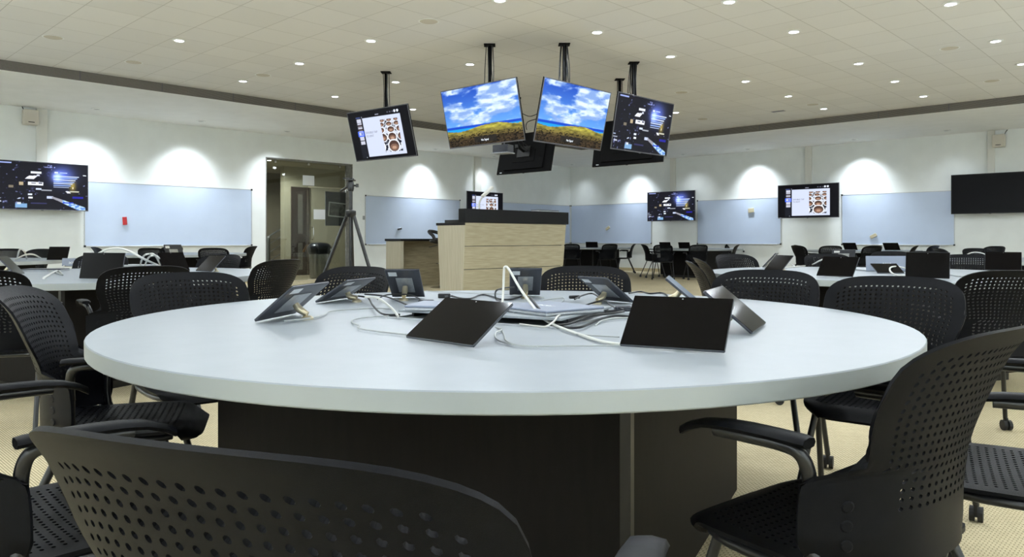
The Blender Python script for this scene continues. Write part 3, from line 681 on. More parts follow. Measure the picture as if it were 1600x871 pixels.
def img_city(x, y):
    col = np.zeros(x.shape+(3,)); col[:] = (22, 22, 29)
    n = fbm(x*30, y*22, 41, 4); b = fbm(x*5, y*4, 42, 3)
    m = (n > .68) & (b > .47) & (x < .62); col[m] = (44, 46, 74)
    m = (n > .76) & (b > .42); col[m] = (120, 126, 168)
    def r(x0, x1, y0, y1, c, sk=0.): xx = x+sk*(y-y0); mm = (xx > x0) & (xx < x1) & (y > y0) & (y < y1); col[mm] = c
    gl = np.exp(-(((x-.72)/.13)**2+((y-.25)/.2)**2))[..., None]; col += gl*np.array((70, 90, 180))
    gl = np.exp(-(((x-.66)/.05)**2+((y-.3)/.1)**2))[..., None]; col += gl*np.array((130, 150, 230))
    gl = np.exp(-(((x-.83)/.035)**2+((y-.47)/.12)**2))[..., None]; col += gl*np.array((130, 110, 20))
    r(.03, .18, .02, .05, (150, 165, 220)); r(.38, .49, .19, .235, (220, 225, 235)); r(.41, .47, .25, .29, (200, 205, 220)); r(.36, .45, .29, .355, (225, 228, 240), .6); r(.40, .44, .25, .28, (20, 20, 30))
    r(.35, .51, .42, .49, (230, 234, 245)); r(.385, .43, .435, .455, (40, 40, 60)); r(.46, .5, .43, .455, (60, 60, 80)); r(.43, .49, .55, .585, (200, 210, 235)); r(.49, .6, .575, .60, (150, 155, 165))
    for k in range(7): r(.62, .90-.018*k, .26+.04*k, .277+.04*k, (150, 180, 245) if k % 2 else (205, 220, 255))
    r(.63, .67, .18, .21, (210, 220, 255)); r(.69, .77, .185, .205, (180, 200, 250))
    r(.94, .975, .22, .24, (235, 240, 250), -.8); r(.75, .79, .59, .63, (225, 228, 235), -.5); r(.8, .9, .585, .61, (190, 190, 170))
    r(.26, .30, .43, .50, (176, 160, 130)); r(.15, .2, .5, .56, (120, 112, 96)); r(.35, .395, .67, .7, (215, 222, 240)); r(.355, .4, .735, .77, (235, 240, 250)); r(.26, .285, .76, .79, (190, 200, 225), .8); r(.55, .615, .71, .76, (190, 200, 230))
    # forearm and hand from the lower right
    t = (x-.60)/.34; ym = .73+.25*t; hw = .018+.045*np.clip(t, 0, 1)
    arm = (t > 0) & (t < 1.1) & (abs(y-ym) < hw); col[arm] = (150, 150, 160)
    arm2 = arm & (t > .35); col[arm2] = (96, 140, 210); n2 = fbm(x*45, y*45, 77, 3); col[arm2 & (n2 > .5)] = (186, 214, 232)
    r(.72, .84, .83, .855, (40, 70, 200)); r(.22, .34, .88, .97, (120, 160, 200)); r(.24, .28, .86, .9, (200, 210, 225)); r(.38, .55, .86, .885, (50, 50, 90)); r(.83, .95, .70, .745, (36, 36, 150))
    r(.0, .07, .77, .79, (160, 165, 180), -.5); r(.02, .07, .83, .86, (190, 195, 210), -.5); r(.0, .04, .72, .74, (170, 180, 210))
    return np.clip(col, 0, 255)
def img_off(x, y): return np.zeros(x.shape+(3,))+3
SCR = {}
def screen_mesh(kind, w, h, nx=208, ny=117, gain=1.):
    key = (kind, round(w, 3), round(h, 3), gain)
    if key in SCR: return SCR[key]
    if kind == 'off': nx, ny = 4, 4
    xs = np.linspace(0, 1, nx); ys = np.linspace(0, 1, ny); X, Y = np.meshgrid(xs, ys)
    c = {'land': img_land, 'slide': img_slide, 'city': img_city, 'off': img_off}[kind](X, Y)
    c = np.clip(c, 0, 255)/255; c = np.where(c <= .04045, c/12.92, ((c+.055)/1.055)**2.4)*gain
    vs = np.stack([(X-.5)*w, np.zeros_like(X), (.5-Y)*h], -1).reshape(-1, 3)
    I = np.arange(nx*ny).reshape(ny, nx); f = np.stack([I[1:, :-1], I[1:, 1:], I[:-1, 1:], I[:-1, :-1]], -1).reshape(-1, 4)
    me = bpy.data.meshes.new('screen'); me.from_pydata(vs.tolist(), [], f.tolist())
    a = me.color_attributes.new('Col', 'FLOAT_COLOR', 'POINT'); a.data.foreach_set('color', np.concatenate([c.reshape(-1, 3), np.ones((nx*ny, 1))], 1).ravel().astype(np.float32))
    me.materials.append(M['scr']); SCR[key] = me; return me
M['txt_w'] = mat('lit_text', (200, 205, 215), .6, emit=(215, 220, 230), es=.8)
M['txt_g'] = mat('grey_text', (90, 94, 112), .6, emit=(100, 104, 124), es=.35)
def tv_body(root, w, h, kind, bez=.012, gain=1.):
    """screen plane at y=0 facing -y, centre at origin; returns panel"""
    d = .024
    panel = MB().box(-w/2, w/2, .002, d, -h/2, h/2, .004).build('panel', M['tvback'], root)
    mb = MB()
    for b_ in ((-w/2, w/2, h/2-bez, h/2), (-w/2, w/2, -h/2, -h/2+bez*1.3), (-w/2, -w/2+bez, -h/2+bez*1.3, h/2-bez), (w/2-bez, w/2, -h/2+bez*1.3, h/2-bez)): mb.box(b_[0], b_[1], -.004, .004, b_[2], b_[3], .001)
    mb.build('bezel', M['bezel'] if kind != 'off' else M['black'], root)
    mb = MB(); mb.box(-w*.36, w*.36, d, d+.03, -h*.42, h*.22, .006); mb.box(-w*.2, w*.2, d+.03, d+.04, -h*.25, h*.05, .004); mb.build('back_housing', M['tvback'], root)
    mb = MB(); mb.box(w*.40, w*.44, d-.001, d+.0015, -h*.47, -h*.455); mb.build('rear_badge', M['logo'], root)
    o = bpy.data.objects.new('screen', screen_mesh(kind, w-2*bez, h-2.3*bez, gain=gain)); COL.objects.link(o); o.parent = root; o.location = (0, -.001, .15*bez)
    R_ = (math.pi/2, 0, 0)
    if kind == 'land': text_mesh('No Signal', h*.045, 'screen_text', M['txt_w'], o, (0, -.001, -h*.41), R_, .0003)
    if kind == 'slide':
        text_mesh('DOUBLE TAP', h*.058, 'screen_text', M['txt_g'], o, (-w*.245, -.001, h*.05), R_, .0003, 'LEFT'); text_mesh('TO EDIT', h*.058, 'screen_text', M['txt_g'], o, (-w*.245, -.001, -h*.02), R_, .0003, 'LEFT')
    mb = MB(); mb.box(-.02, .02, -.006, .002, -h/2-.008, -h/2+.002, .002); mb.build('status_light', M['bezel'], root)
    return panel
def hang_tv(c, yaw, tilt, w, kind, pole, label, ncab=6, gain=1.):
    """c centre, yaw about z (0 = facing -y), tilt forward in degrees, pole = ceiling point"""
    h = w*.575
    t = thing('hanging_television', (pole.x, pole.y, HC), 0, label, 'television', 'televisions hanging from the ceiling around the lectern')
    hd = bpy.data.objects.new('screen_head', None); 
    bd = bpy.data.objects.new('tmp', None); bpy.data.objects.remove(hd); bpy.data.objects.remove(bd)
    Mx = Matrix.Translation(Vector(c)-t.location) @ Matrix.Rotation(yaw, 4, 'Z') @ Matrix.Rotation(math.radians(tilt), 4, 'X')
    before = set(t.children)
    tv_body(t, w, h, kind, gain=gain)
    for ch in t.children:
        if ch not in before: ch.matrix_local = Mx @ ch.matrix_local
    pz = c[2]-HC+.05
    mb = MB(); mb.box(-.075, .075, -.075, .075, -.012, 0, .002); mb.box(-.022, .022, -.022, .022, pz, -.02, .003)
    mb.build('ceiling_pole', M['tvback'], t, smooth=40)
    # arm from the pole to the rear of the panel
    back = Mx @ Vector((0, .07, 0)); mb = MB()
    mb.tube([(0, 0, pz+.02), (0, 0, pz+.08)], .035, 10); mb.tube([(0, 0, pz+.05), back], .025, 8); mb.T = Mx; mb.box(-.16, .16, .072, .085, -.1, .1, .002)
    mb.build('mount_bracket', M['black'], t, smooth=40)
    mb = MB()
    for k in range(ncab):
        a = 2*math.pi*k/ncab+.4; r0 = .045; r1 = random.uniform(.03, .09); e = Mx @ Vector((random.uniform(-.15, .15), .09, random.uniform(-.1, .12)))
        mb.tube([(r0*math.cos(a), r0*math.sin(a), -.005), (r1*math.cos(a), r1*math.sin(a), pz*.35), (r1*1.1*math.cos(a+.3), r1*1.1*math.sin(a+.3), pz*.75), e], .006, 6, smooth=6)
    mb.build('cable_bundle', M['cable_k'], t, smooth=60)
    return t
def cpos(px, Y, z): return (((px-PX)/F)*Y, Y, z)
def pole(p, q): v = R2(p, q); return Vector((v.x, v.y, HC))
hang_tv((-1.88, 11.15, 2.595), math.radians(-37.9), 15.1, 1.335, 'slide', pole(12.58, 6.58), 'hanging television showing a slide of coffee cups, leftmost of the ceiling screens', 4)
hang_tv((-.313, 9.5, 2.605), math.radians(-42.1), 13, 1.348, 'land', pole(12.6, 8.87), 'hanging television with blue sky landscape, the left one of two, above the lectern', 5)
hang_tv((.875, 9.45, 2.585), math.radians(46.3), 13.2, 1.367, 'land', pole(11.94, 9.6), 'hanging television with blue sky landscape, the right one of two', 9)
hang_tv((1.96, 10.5, 2.622), math.radians(44.3), 10, 1.353, 'city', pole(10.44, 9.67), 'hanging television showing a dark city collage, rightmost of the ceiling screens', 9, gain=1.0)
def p6(p, q, z): v = R2(p, q); return (v.x, v.y, z)
YB = math.atan2(-VA.y, -VA.x)+math.pi/2
hang_tv(p6(9.40, 6.6, 2.60), math.radians(135.9), 13, 1.35, 'off', pole(9.66, 6.6), 'hanging television seen from its black back, behind and below the two landscape screens', 5)
hang_tv(p6(9.40, 8.87, 2.60), math.radians(138), 10, 1.35, 'off', pole(9.66, 8.87), 'hanging television seen from its black back, behind the dark collage screen', 4)
# small slotted box under the left landscape screen, with its own rod
v = at(786, 234, 12.5)
t = thing('media_box', (v.x, v.y, v.z), math.radians(-30), 'small grey slotted box with silver lower edge, hung below the left landscape screen', 'equipment box')
mb = MB(); mb.box(-.15, .15, -.1, .1, -.055, .075, .006); mb.build('housing', M['tablet_body'], t)
mb = MB()
for k in range(4): mb.box(-.14, .14, -.104, -.099, -.025+k*.025, -.018+k*.025)
mb.build('slots', M['black'], t)
MB().box(-.17, .17, -.12, .11, -.07, -.055, .003).build('shelf', M['silver'], t)
MB().box(-.012, .012, .02, .044, .07, HC-v.z, .002).build('hanger_rod', M['black'], t)
# loose cables between the centre screens
def cable(pts, r, m, label, name='cable', cat='cable', group=None, smooth=6, n=6):
    pts = [Vector(p) for p in pts]; o0 = pts[0]
    o = MB().tube([p-o0 for p in pts], r, n, smooth=smooth).build(name, m, None, smooth=60, loc=o0); return tag(o, label, cat, group)
cable([at(817, 178, 9.75), at(828, 182, 9.9), at(842, 177, 9.75)], .006, M['cable_k'], 'thin black cable strung between the two landscape screens')
cable([at(842, 185, 9.7), at(826, 190, 9.9), at(822, 196, 9.9), at(823, 203, 10)], .006, M['cable_k'], 'hanging black cable loop between the two landscape screens')
# wall televisions
def wall_tv(px0, px1, py0, py1, pyb0, pyb1, wall, off, kind, label, gain=1.):
    s0, s1 = onw(px0, wall, off), onw(px1, wall, off); w = abs(s1-s0); h = w*.575; sm_ = (s0+s1)/2
    zt = (wz(px0, py0, wall, off)+wz(px1, py1, wall, off))/2; zb = (wz(px0, pyb0, wall, off)+wz(px1, pyb1, wall, off))/2; h = zt-zb
    p, q = (sm_, off) if wall == 'A' else (off, sm_)
    v = R3(p, q, (zt+zb)/2)
    yaw = ROT+math.pi/2 if wall == 'A' else ROT
    t = thing('wall_television', v, yaw, label, 'television', 'televisions mounted on the walls')
    tv_body(t, w, h, kind, gain=gain)
    MB().box(-.2, .2, .08, .1, -.15, .15, .003).box(-.05, .05, .1, off-.02, -.06, .06, .004).box(-.15, .15, off-.02, off-.001, -.15, .15).build('wall_bracket', M['black'], t)
    return t, v.z, h, w
wall_tv(-12, 138, 248.5, 258.3, 327, 330.4, 'A', .33, 'city', 'wall television with dark city collage at the left edge', 1.0)
wall_tv(729.7, 785.7, 298, 302.3, 346, 346, 'A', .25, 'slide', 'wall television with coffee cup slide, half hidden behind the lectern')
wall_tv(1011.5, 1086, 301, 297.4, 346.5, 344.6, 'B', .33, 'city', 'wall television with dark city collage on the right wall')
wall_tv(1215.4, 1311, 290.5, 284.9, 341.8, 339.7, 'B', .33, 'slide', 'wall television with coffee cup slide on the right wall')
wall_tv(1486, 1612, 275, 266, 335, 332.5, 'B', .33, 'off', 'switched-off black wall television at the right edge')
# trunking above the wall televisions
for w, a_, b_, z0, lb in (('A', 57, 74, 2.2, 'left edge television'), ('A', 742, 752, 2.2, 'half hidden slide television'), ('B', 1047, 1055, 2.2, 'city collage television on the right wall'), ('B', 1258, 1268, 2.2, 'slide television on the right wall'), ('B', 1543, 1554, 2.2, 'switched-off television')):
    s0, s1 = sorted((onw(a_, w, .05), onw(b_, w, .05))); mb = MB()
    if w == 'A': mb.box(.002, .06, -(s1-s0)/2, (s1-s0)/2, 0, HS-z0, .003); loc = R3((s0+s1)/2, 0, z0)
    else: mb.box(-(s1-s0)/2, (s1-s0)/2, -.06, -.002, 0, HS-z0, .003); loc = R3(0, (s0+s1)/2, z0)
    tag(mb.build('cable_trunking', M['trunk'], None, loc=loc, rz=ROT), f'white vertical cable trunking rising above the {lb}', 'trunking', 'white cable trunking on the walls')
# wall boxes
def wallbox(w, s, z, label):
    p, q = (s, .0) if w == 'A' else (0., s); t = rthing('wall_unit', p, q, z, label, 'speaker', 'beige units high on the walls')
    sg = (lambda x0, x1, y0, y1: (x0, x1, y0, y1)) if w == 'A' else (lambda x0, x1, y0, y1: (y0, y1, -x1, -x0))
    MB().box(*sg(.05, .2, -.12, .12), -.14, .14, .012).build('housing', M['disc'], t)
    MB().box(*sg(0, .05, -.05, .05), -.05, .05, .003).build('bracket', M['steel'], t)
    MB().box(*sg(.2, .204, -.05, .05), -.1, -.085).build('badge', M['black'], t)
    MB().tube([(0, 0, 0), (0, 0, .1)] and [Vector((.08, -.1, .14)) if w == 'A' else Vector((.1, -.08, .14)), Vector((.06, -.12, .2)) if w == 'A' else Vector((.12, -.06, .2)), Vector((.02, -.14, .24)) if w == 'A' else Vector((.14, -.02, .24))], .009, 6, smooth=4).build('lead', M['cable_k'], t)
wallbox('A', onw(47, 'A', .1), 3.24, 'small beige box on a bracket high on the left wall')
wallbox('B', onw(1561, 'B', .1), 3.18, 'small beige box high on the wall at the right edge')
# ---------------------------------------------------------------- whiteboards
def board(w, s0, s1, z0, z1, label):
    s0, s1 = min(s0, s1), max(s0, s1); p, q = ((s0+s1)/2, 0) if w == 'A' else (0, (s0+s1)/2)
    t = thing('whiteboard', R3(p, q, z0), ROT+(math.pi/2 if w == 'A' else 0), label, 'whiteboard', 'whiteboards along the walls')
    L = (s1-s0)/2; h = z1-z0
    MB().box(-L+.012, L-.012, -.022, -.002, .012, h-.012, .001).build('writing_surface', M['wb'], t)
    mb = MB()
    for b_ in ((-L, L, 0, .014), (-L, L, h-.014, h), (-L, -L+.014, .014, h-.014), (L-.014, L, .014, h-.014)): mb.box(b_[0], b_[1], -.028, -.001, b_[2], b_[3], .002)
    mb.build('frame', M['alu'], t)
    MB().box(-L+.1, L-.1, -.085, -.028, -.006, .008, .002).build('pen_tray', M['alu'], t)
    mb = MB()
    for x in (-L+.008, L-.008): mb.box(x-.02, x+.02, -.032, -.0285, h-.026, h+.012); mb.box(x-.02, x+.02, -.032, -.0285, -.012, .026)
    mb.build('corner_cap', M['black'], t); return t
board('A', 11.44, 14.88, .86, 2.13, 'long whiteboard left of the glass door')
board('A', 5.06, 8.35, .86, 2.13, 'long whiteboard right of the glass door')
board('A', .05, 3.9, .86, 2.13, 'whiteboard on the left wall next to the far corner')
board('B', .05, 3.22, .86, 2.13, 'whiteboard on the right wall next to the far corner')
board('B', 4.79, 7.3, .86, 2.13, 'whiteboard between the two lit televisions of the right wall')
board('B', 8.88, 11.4, .86, 2.13, 'rightmost whiteboard beside the switched-off television')
def duster(px, py, w, rot, m, label, name='duster', size=(.13, .05)):
    s = onw(px, w, .04); z = wz(px, py, w, .04); p, q = (s, .029) if w == 'A' else (.029, s)
    t = thing(name, R3(p, q, z), ROT+(math.pi/2 if w == 'A' else 0), label, 'board eraser')
    a = MB(); a.T = Matrix.Rotation(rot, 4, 'Y'); a.box(-size[0]/2, size[0]/2, -.045, -.012, -size[1]/2, size[1]/2, .006).build('handle', m, t)
    a = MB(); a.T = Matrix.Rotation(rot, 4, 'Y'); a.box(-size[0]/2, size[0]/2, -.012, 0, -size[1]/2, size[1]/2, .002).build('felt', M['paper'], t)
duster(194.5, 345.5, 'A', 1.5, M['red'], 'red and white eraser stuck on the left whiteboard', size=(.16, .08))
duster(624, 358, 'A', -.2, M['tablet_body'], 'small grey eraser on the whiteboard right of the glass door')
duster(950, 357, 'B', -.6, M['tan'], 'tan eraser tilted on the whiteboard in the far corner', size=(.16, .08))
duster(1174, 329, 'B', -.1, M['tan'], 'beige oval eraser high on the middle right whiteboard', size=(.16, .12))
duster(1365, 369, 'B', -.5, M['tan'], 'tan tilted eraser low on the rightmost whiteboard', size=(.16, .08))
s = onw(568.5, 'A', 0); tag(rbuild(rbox(MB(), s-.04, s+.04, 0, .012, 1.5, 1.6, .003), 'light_switch', M['steel']), 'small grey switch plate between glass door and whiteboard', 'switch')
# ---------------------------------------------------------------- lectern, desk, stool
lp, lq = PQ(Vector((-.6, 11)))
t = rthing('lectern', lp, lq, 0, 'large pale wood lectern with thick black raised counter under the hanging screens', 'lectern')
# local: x = q direction, y = -p direction ; front face at x=0, running y 0..2.35 ; end face runs x -0.6..0 at y=0
def prismxy(mb, bot, top, z0, z1):
    n = len(bot); vs = [(x, y, z0) for x, y in bot]+[(x, y, z1) for x, y in top]
    return mb.add(vs, [tuple(range(n))[::-1], tuple(range(n, 2*n))]+[(k, (k+1) % n, n+(k+1) % n, n+k) for k in range(n)])
zs = [.02, .20, .55, .90, 1.258]
for k in range(4):
    f0, f1 = .06*(1-zs[k]/1.26), .06*(1-zs[k+1]/1.26)
    prismxy(MB(), [(-f0, .0), (-f0, 2.35-f0), (-.03-f0, 2.35-f0), (-.03-f0, .0)], [(-f1, 0), (-f1, 2.35-f1), (-.03-f1, 2.35-f1), (-.03-f1, 0)], zs[k]+.005, zs[k+1]-.005).build('front_board', M['wood_h'], t)
prismxy(MB(), [(-.065, .0), (-.065, 2.25), (-.1, 2.25), (-.1, .0)], [(-.035, 0), (-.035, 2.3), (-.1, 2.3), (-.1, 0)], .02, 1.25).build('carcass', M['black'], t)
prismxy(MB(), [(-.52, -.03), (-.06, -.03), (-.06, .0), (-.52, .0)], [(-.60, -.03), (.0, -.03), (.0, 0), (-.60, 0)], .0, 1.215).build('end_panel', M['wood_v'], t)
prismxy(MB(), [(-.54, 2.24), (-.06, 2.24), (-.06, 2.28), (-.54, 2.28)], [(-.60, 2.3), (-.035, 2.3), (-.035, 2.34), (-.6, 2.34)], .0, 1.215).build('end_panel', M['wood_v'], t)
MB().box(-.63, -.003, -.035, 2.36, 1.216, 1.256, .003).build('worktop', M['granite'], t)
mb = MB(); mb.box(-.13, .02, -.02, 2.40, 1.259, 1.463, .004); mb.build('raised_counter', M['granite'], t)
MB().box(-.52, -.14, .05, .10, 1.257, 1.30).box(-.52, -.14, 2.2, 2.3, 1.257, 1.4).build('cable_box', M['black'], t)
# document camera and laptop on the lectern
v = R2(lp-.62, lq-.3)
dc = thing('document_camera', (v.x, v.y, 1.257), ROT, 'white jointed document camera standing on the lectern worktop', 'document camera')
MB().box(-.09, .09, -.12, .12, 0, .04, .006).build('base', M['trunk'], dc)
MB().tube([(0, 0, .04), (-.03, -.02, .30), (.02, .02, .43)], .014, 8, smooth=3).build('arm', M['trunk'], dc, smooth=50)
mb = MB(); mb.T = Matrix.Translation((.02, .02, .43)) @ Matrix.Rotation(.6, 4, 'X'); mb.box(-.03, .03, -.02, .26, -.02, .025, .008); mb.build('camera_head', M['trunk'], dc)
v = R2(lp-1.9, lq-.06)
lt = thing('laptop', (v.x, v.y, 1.464), ROT+.1, 'closed slim silver laptop lying on the right end of the lectern counter', 'laptop')
MB().box(-.1, .06, -.3, .3, 0, .018, .004).build('base', M['silver'], lt); MB().box(-.1, .06, -.3, .3, .019, .028, .003).build('lid', M['tablet_body'], lt)
# side desk
dp, dq = PQ(Vector((-2.1, 15.0)))
t = rthing('side_desk', dp, dq, 0, 'lower wooden desk with black top left of the lectern', 'desk')
MB().box(-.5, 0, -.03, .04, 0, .965, .002).build('end_panel', M['wood_v'], t)
MB().box(-.5, -.46, .04, 1.75, .0, .965, .002).build('back_panel', M['wood_d'], t)
MB().box(-.5, 0, 1.75, 1.79, 0, .965, .002).build('end_panel', M['wood_v'], t)
MB().box(-.52, .02, -.05, 1.81, .966, 1.012, .003).build('worktop', M['granite'], t)
# stool
sv_ = R2(9.42, 4.2)
t = thing('bar_stool', (sv_.x, sv_.y, 0), ROT, 'black swivel bar stool with chrome stem between desk and lectern', 'stool')
MB().lathe([(.21, 0), (.21, .008), (.12, .022), (.03, .04), (.026, .06)], 28).build('base', M['chrome'], t, smooth=40)
MB().lathe([(.026, .05), (.026, .5), (.018, .502), (.018, .93)], 14).build('stem', M['chrome'], t, smooth=40)
mb = MB(); mb.tube([(.16*math.cos(a)+.1, .16*math.sin(a), .5) for a in np.linspace(0, 2*math.pi, 21)], .009, 8, caps=False); mb.tube([(0, 0, .5), (-.06, 0, .5)], .012, 8); mb.tube([(0, 0, .5), (.03, .14, .5)], .008, 6); mb.tube([(0, 0, .5), (.03, -.14, .5)], .008, 6); mb.build('footrest', M['chrome'], t, smooth=40)
MB().lathe([(.05, .90), (.20, .93), (.235, .96), (.225, .99), (.1, .995), (.01, .99)], 28).build('seat', M['rubber'], t, smooth=40)
mb = MB(); mb.tube([(.235*math.cos(a), .235*math.sin(a), 1.02+.15*max(0, math.cos((a-math.radians(200))/1.0))**.6 if math.cos(a-math.radians(200)) > 0 else 1.0) for a in np.linspace(math.radians(60), math.radians(340), 29)], [.02]+[.034]*6+[.02], 10, smooth=2); mb.build('backrest', M['rubber'], t, smooth=60)
MB().tube([(0, 0, .9), (-.1, -.1, .86), (-.17, -.16, .84)], .007, 6).build('lever', M['black'], t)
# tripod
TY = 6.3; ap = at(548, 336, TY)
t = thing('camera_tripod', (ap.x, ap.y, 0), 0, 'black camera tripod standing beyond the foreground table before the glass door', 'tripod')
MB().lathe([(.035, ap.z-.02), (.045, ap.z), (.045, ap.z+.035), (.02, ap.z+.045)], 14).build('crown', M['black'], t, smooth=40)
MB().lathe([(.014, ap.z-.5), (.014, ap.z+.24)], 12).build('centre_column', M['black'], t, smooth=40)
mb = MB(); mb.lathe([(.022, ap.z+.2), (.028, ap.z+.22), (.028, ap.z+.27), (.02, ap.z+.29)], 14); mb.box(-.035, .035, -.05, .05, ap.z+.29, ap.z+.302, .003); mb.tube([(-.02, 0, ap.z+.245), (-.09, .0, ap.z+.2)], .01, 8); mb.tube([(.02, 0, ap.z+.25), (.06, 0, ap.z+.25)], .008, 8); mb.lathe([(.012, 0), (.012, .03)], 8, (.055, 0, ap.z+.235)); mb.build('pan_head', M['black'], t, smooth=40)
mb = MB(); mb.box(-.06, .02, -.035, .035, ap.z+.303, ap.z+.315, .003); mb.build('phone_plate', M['black'], t)
for (fx, fy) in ((-.50, .02), (.40, -.10), (-.05, .42)):
    p0 = Vector((fx*.06, fy*.06, ap.z+.005)); p1 = Vector((fx, fy, 0.012)); k = .48; pm = p0.lerp(p1, k); pm2 = p0.lerp(p1, .80)
    lg = MB().tube([p0, pm], .0155, 8).tube([pm, pm2], .0125, 8).tube([pm2, p1], .0095, 8).build('leg', M['black'], t, smooth=40)
    MB().tube([p0.lerp(p1, k-.02), p0.lerp(p1, k+.025)], .021, 8).tube([p0.lerp(p1, .785), p0.lerp(p1, .82)], .018, 8).build('leg_clamp', M['black'], lg, smooth=40)
    MB().lathe([(.014, 0), (.014, .02), (.008, .03)], 8, (fx, fy, 0)).build('foot', M['rubber'], lg, smooth=40)
# ---------------------------------------------------------------- tablets
def make_tablet():
    t = thing('tablet', (0, 0, 0), 0, '', 'tablet', 'tablets propped on the tables')
    a = .62; # lean from horizontal handled per copy by a tilt empty-free mesh: built upright, local z up the slab
    MB().box(-.125, .125, -.004, .004, 0, .17, .0025).build('body', M['tablet_body'], t)
    MB().box(-.1235, .1235, -.0046, -.0038, .0015, .1685).build('screen', M['screen_off'], t)
    MB().box(-.0, .003, -.005, -.0045, .160, .163).build('camera_dot', M['silver'], t)
    MB().box(-.06, .06, .0041, .0065, .035, .125, .001).build('back_plate', M['silver'], t)
    MB().box(.045, .105, .0041, .0046, .135, .158).build('sticker', M['paper'], t)
    return t
tab0 = make_tablet(); tf = [True]
def tablet(bl, br, h, phi, label, away=False, w=None, z=Z_T+.002, stand=True):
    """bl, br: pixels of the bottom edge on the table; phi lean from horizontal in degrees"""
    A, B = onz(*bl, z), onz(*br, z); r = B-A; ww = w or r.length; r.normalize(); c = (A+B)/2
    o = tab0 if tf[0] else copy_tree(tab0); tf[0] = False
    nb = Vector((-r.y, r.x, 0)); ph = math.radians(phi)
    if away: r = -r; nb = -nb
    zc = nb*math.cos(ph)+Vector((0, 0, math.sin(ph))); yc = zc.cross(r)
    Mx = Matrix((( r.x, yc.x, zc.x), (r.y, yc.y, zc.y), (r.z, yc.z, zc.z))).to_4x4()
    Mx.translation = c+Vector((0, 0, .004)); sx = ww/.25; sz = h/.17
    o.matrix_world = Mx @ Matrix.Diagonal((sx, 1, sz, 1)); o['label'] = label
    if stand:       # metal lock stub from the plate to the table
        b0 = Vector(c)+zc*(h*.5)+yc*.006; foot = Vector((b0.x, b0.y, 0))+nb*min(.045, h*.3); foot.z = Z_T+.011; n_ = yc.normalized()
        s_ = thing('lock_stand', foot-Vector((0, 0, .011)), 0, 'metal stub propping the '+label.split(',')[0], 'stand', 'metal stands behind the tablets')
        o_ = s_.location
        e = b0+n_*.004
        MB().tube([e-o_, (e+n_*.02)-o_, (foot-o_)+Vector((0, 0, .006))], [.011, .013, .009], 8, smooth=3).build('stub', M['gold'], s_, smooth=50)
        MB().lathe([(.02, 0), (.02, .006), (.012, .012)], 12).build('foot_plate', M['gold'], s_, smooth=40)
    return o
tablet((634, 530), (740, 545), .17, 33, 'black tablet turned left, nearest to the middle of the foreground table')
tablet((968, 543), (1133, 554), .17, 40, 'black tablet square to the camera, right half of the foreground table', z=Z_T+.002)
tablet((1175, 524), (1196, 508), .17, 40, 'tablet seen edge-on with reflective face, far right on the foreground table')
tablet((1086, 476), (1087, 468.8), .15, 40, 'thin tablet edge behind the square-on tablet', w=.25)
tablet((944, 470), (990, 474), .19, 33, 'tablet seen from its plated back right of the cable heap', away=True, w=.16)
tablet((796, 462), (843.6, 462), .25, 31, 'tablet at the far rim in front of the lectern, plated back to the camera', away=True)
tablet((613, 465), (664, 465), .25, 31, 'tablet at the far rim left of the lectern, plated back to the camera', away=True)
tablet((384, 507), (470, 489), .17, 40, 'tablet seen from its back with white sticker, far left on the foreground table', away=True, w=.26)
tablet((487, 475), (545, 466), .17, 32, 'tablet seen from the side, between the far left and far rim ones', away=True, w=.25)
# second left table
tablet((124, 436.5), (190, 437.5), .17, 78, 'upright dark tablet at the near edge of the left cluttered table')
tablet((300, 424), (337, 426), .17, 45, 'leaning dark tablet at the right end of the left cluttered table', w=.24)
tablet((254, 426), (298, 424), .17, 60, 'dark tablet half hidden by the black chair, left', w=.24)
tablet((20, 432), (42, 428), .17, 50, 'dark tablet at the left edge of the picture', w=.25)
tablet((264, 409), (288, 409), .22, 60, 'grey tablet seen from its back in the middle of the left cluttered table', away=True, w=.2, stand=False)
tablet((74, 407), (104, 407), .17, 70, 'dark tablet on the table under the lit television', w=.25, stand=False)
# second right table
tablet((1278, 432), (1330, 434), .17, 50, 'dark leaning tablet left of the silver laptop', w=.25)
tablet((1414.5, 435), (1484, 437), .17, 82, 'upright dark tablet at the near edge of the right tablet table')
tablet((1195, 423), (1221, 424.5), .17, 45, 'dark tablet at the left end of the right tablet table, screen to the camera', w=.2)
tablet((1180, 421), (1206, 415), .17, 48, 'tablet turned away at the left end of the right tablet table', away=True, w=.2)
tablet((1372, 428), (1412, 428), .13, 30, 'low dark tablet lying half flat before the silver laptop', w=.2, stand=False)
tablet((1543, 423), (1592, 424), .17, 60, 'dark tablet at the right edge of the right tablet table', w=.25)
tablet((1290, 413), (1342, 413), .15, 75, 'tablet seen from its back behind the leaning one on the right tablet table', away=True, w=.24, stand=False)
for k, (px, Y, w_) in enumerate(((925, 21.6, .35), (1070, 19.3, .3), (1040, 19.9, .3), (1330, 16.7, .3), (1395, 16.6, .35))):
    v = Vector(((px-PX)/F*Y, Y, Z_T)); a = onz(0, 0, 1) if False else None
    lbs = ['small dark tablet on the far corner table', 'dark tablet right of centre on the table under the city picture television', 'dark tablet left on the table under the city picture television', 'dark tablet on the left of the table below the right whiteboard', 'dark tablet on the right of the table below the right whiteboard']
    yb = YH+(H-Z_T-.002)*F/Y; tablet((px-8, yb), (px+8, yb), .2, 55, lbs[k], w=w_, stand=False)
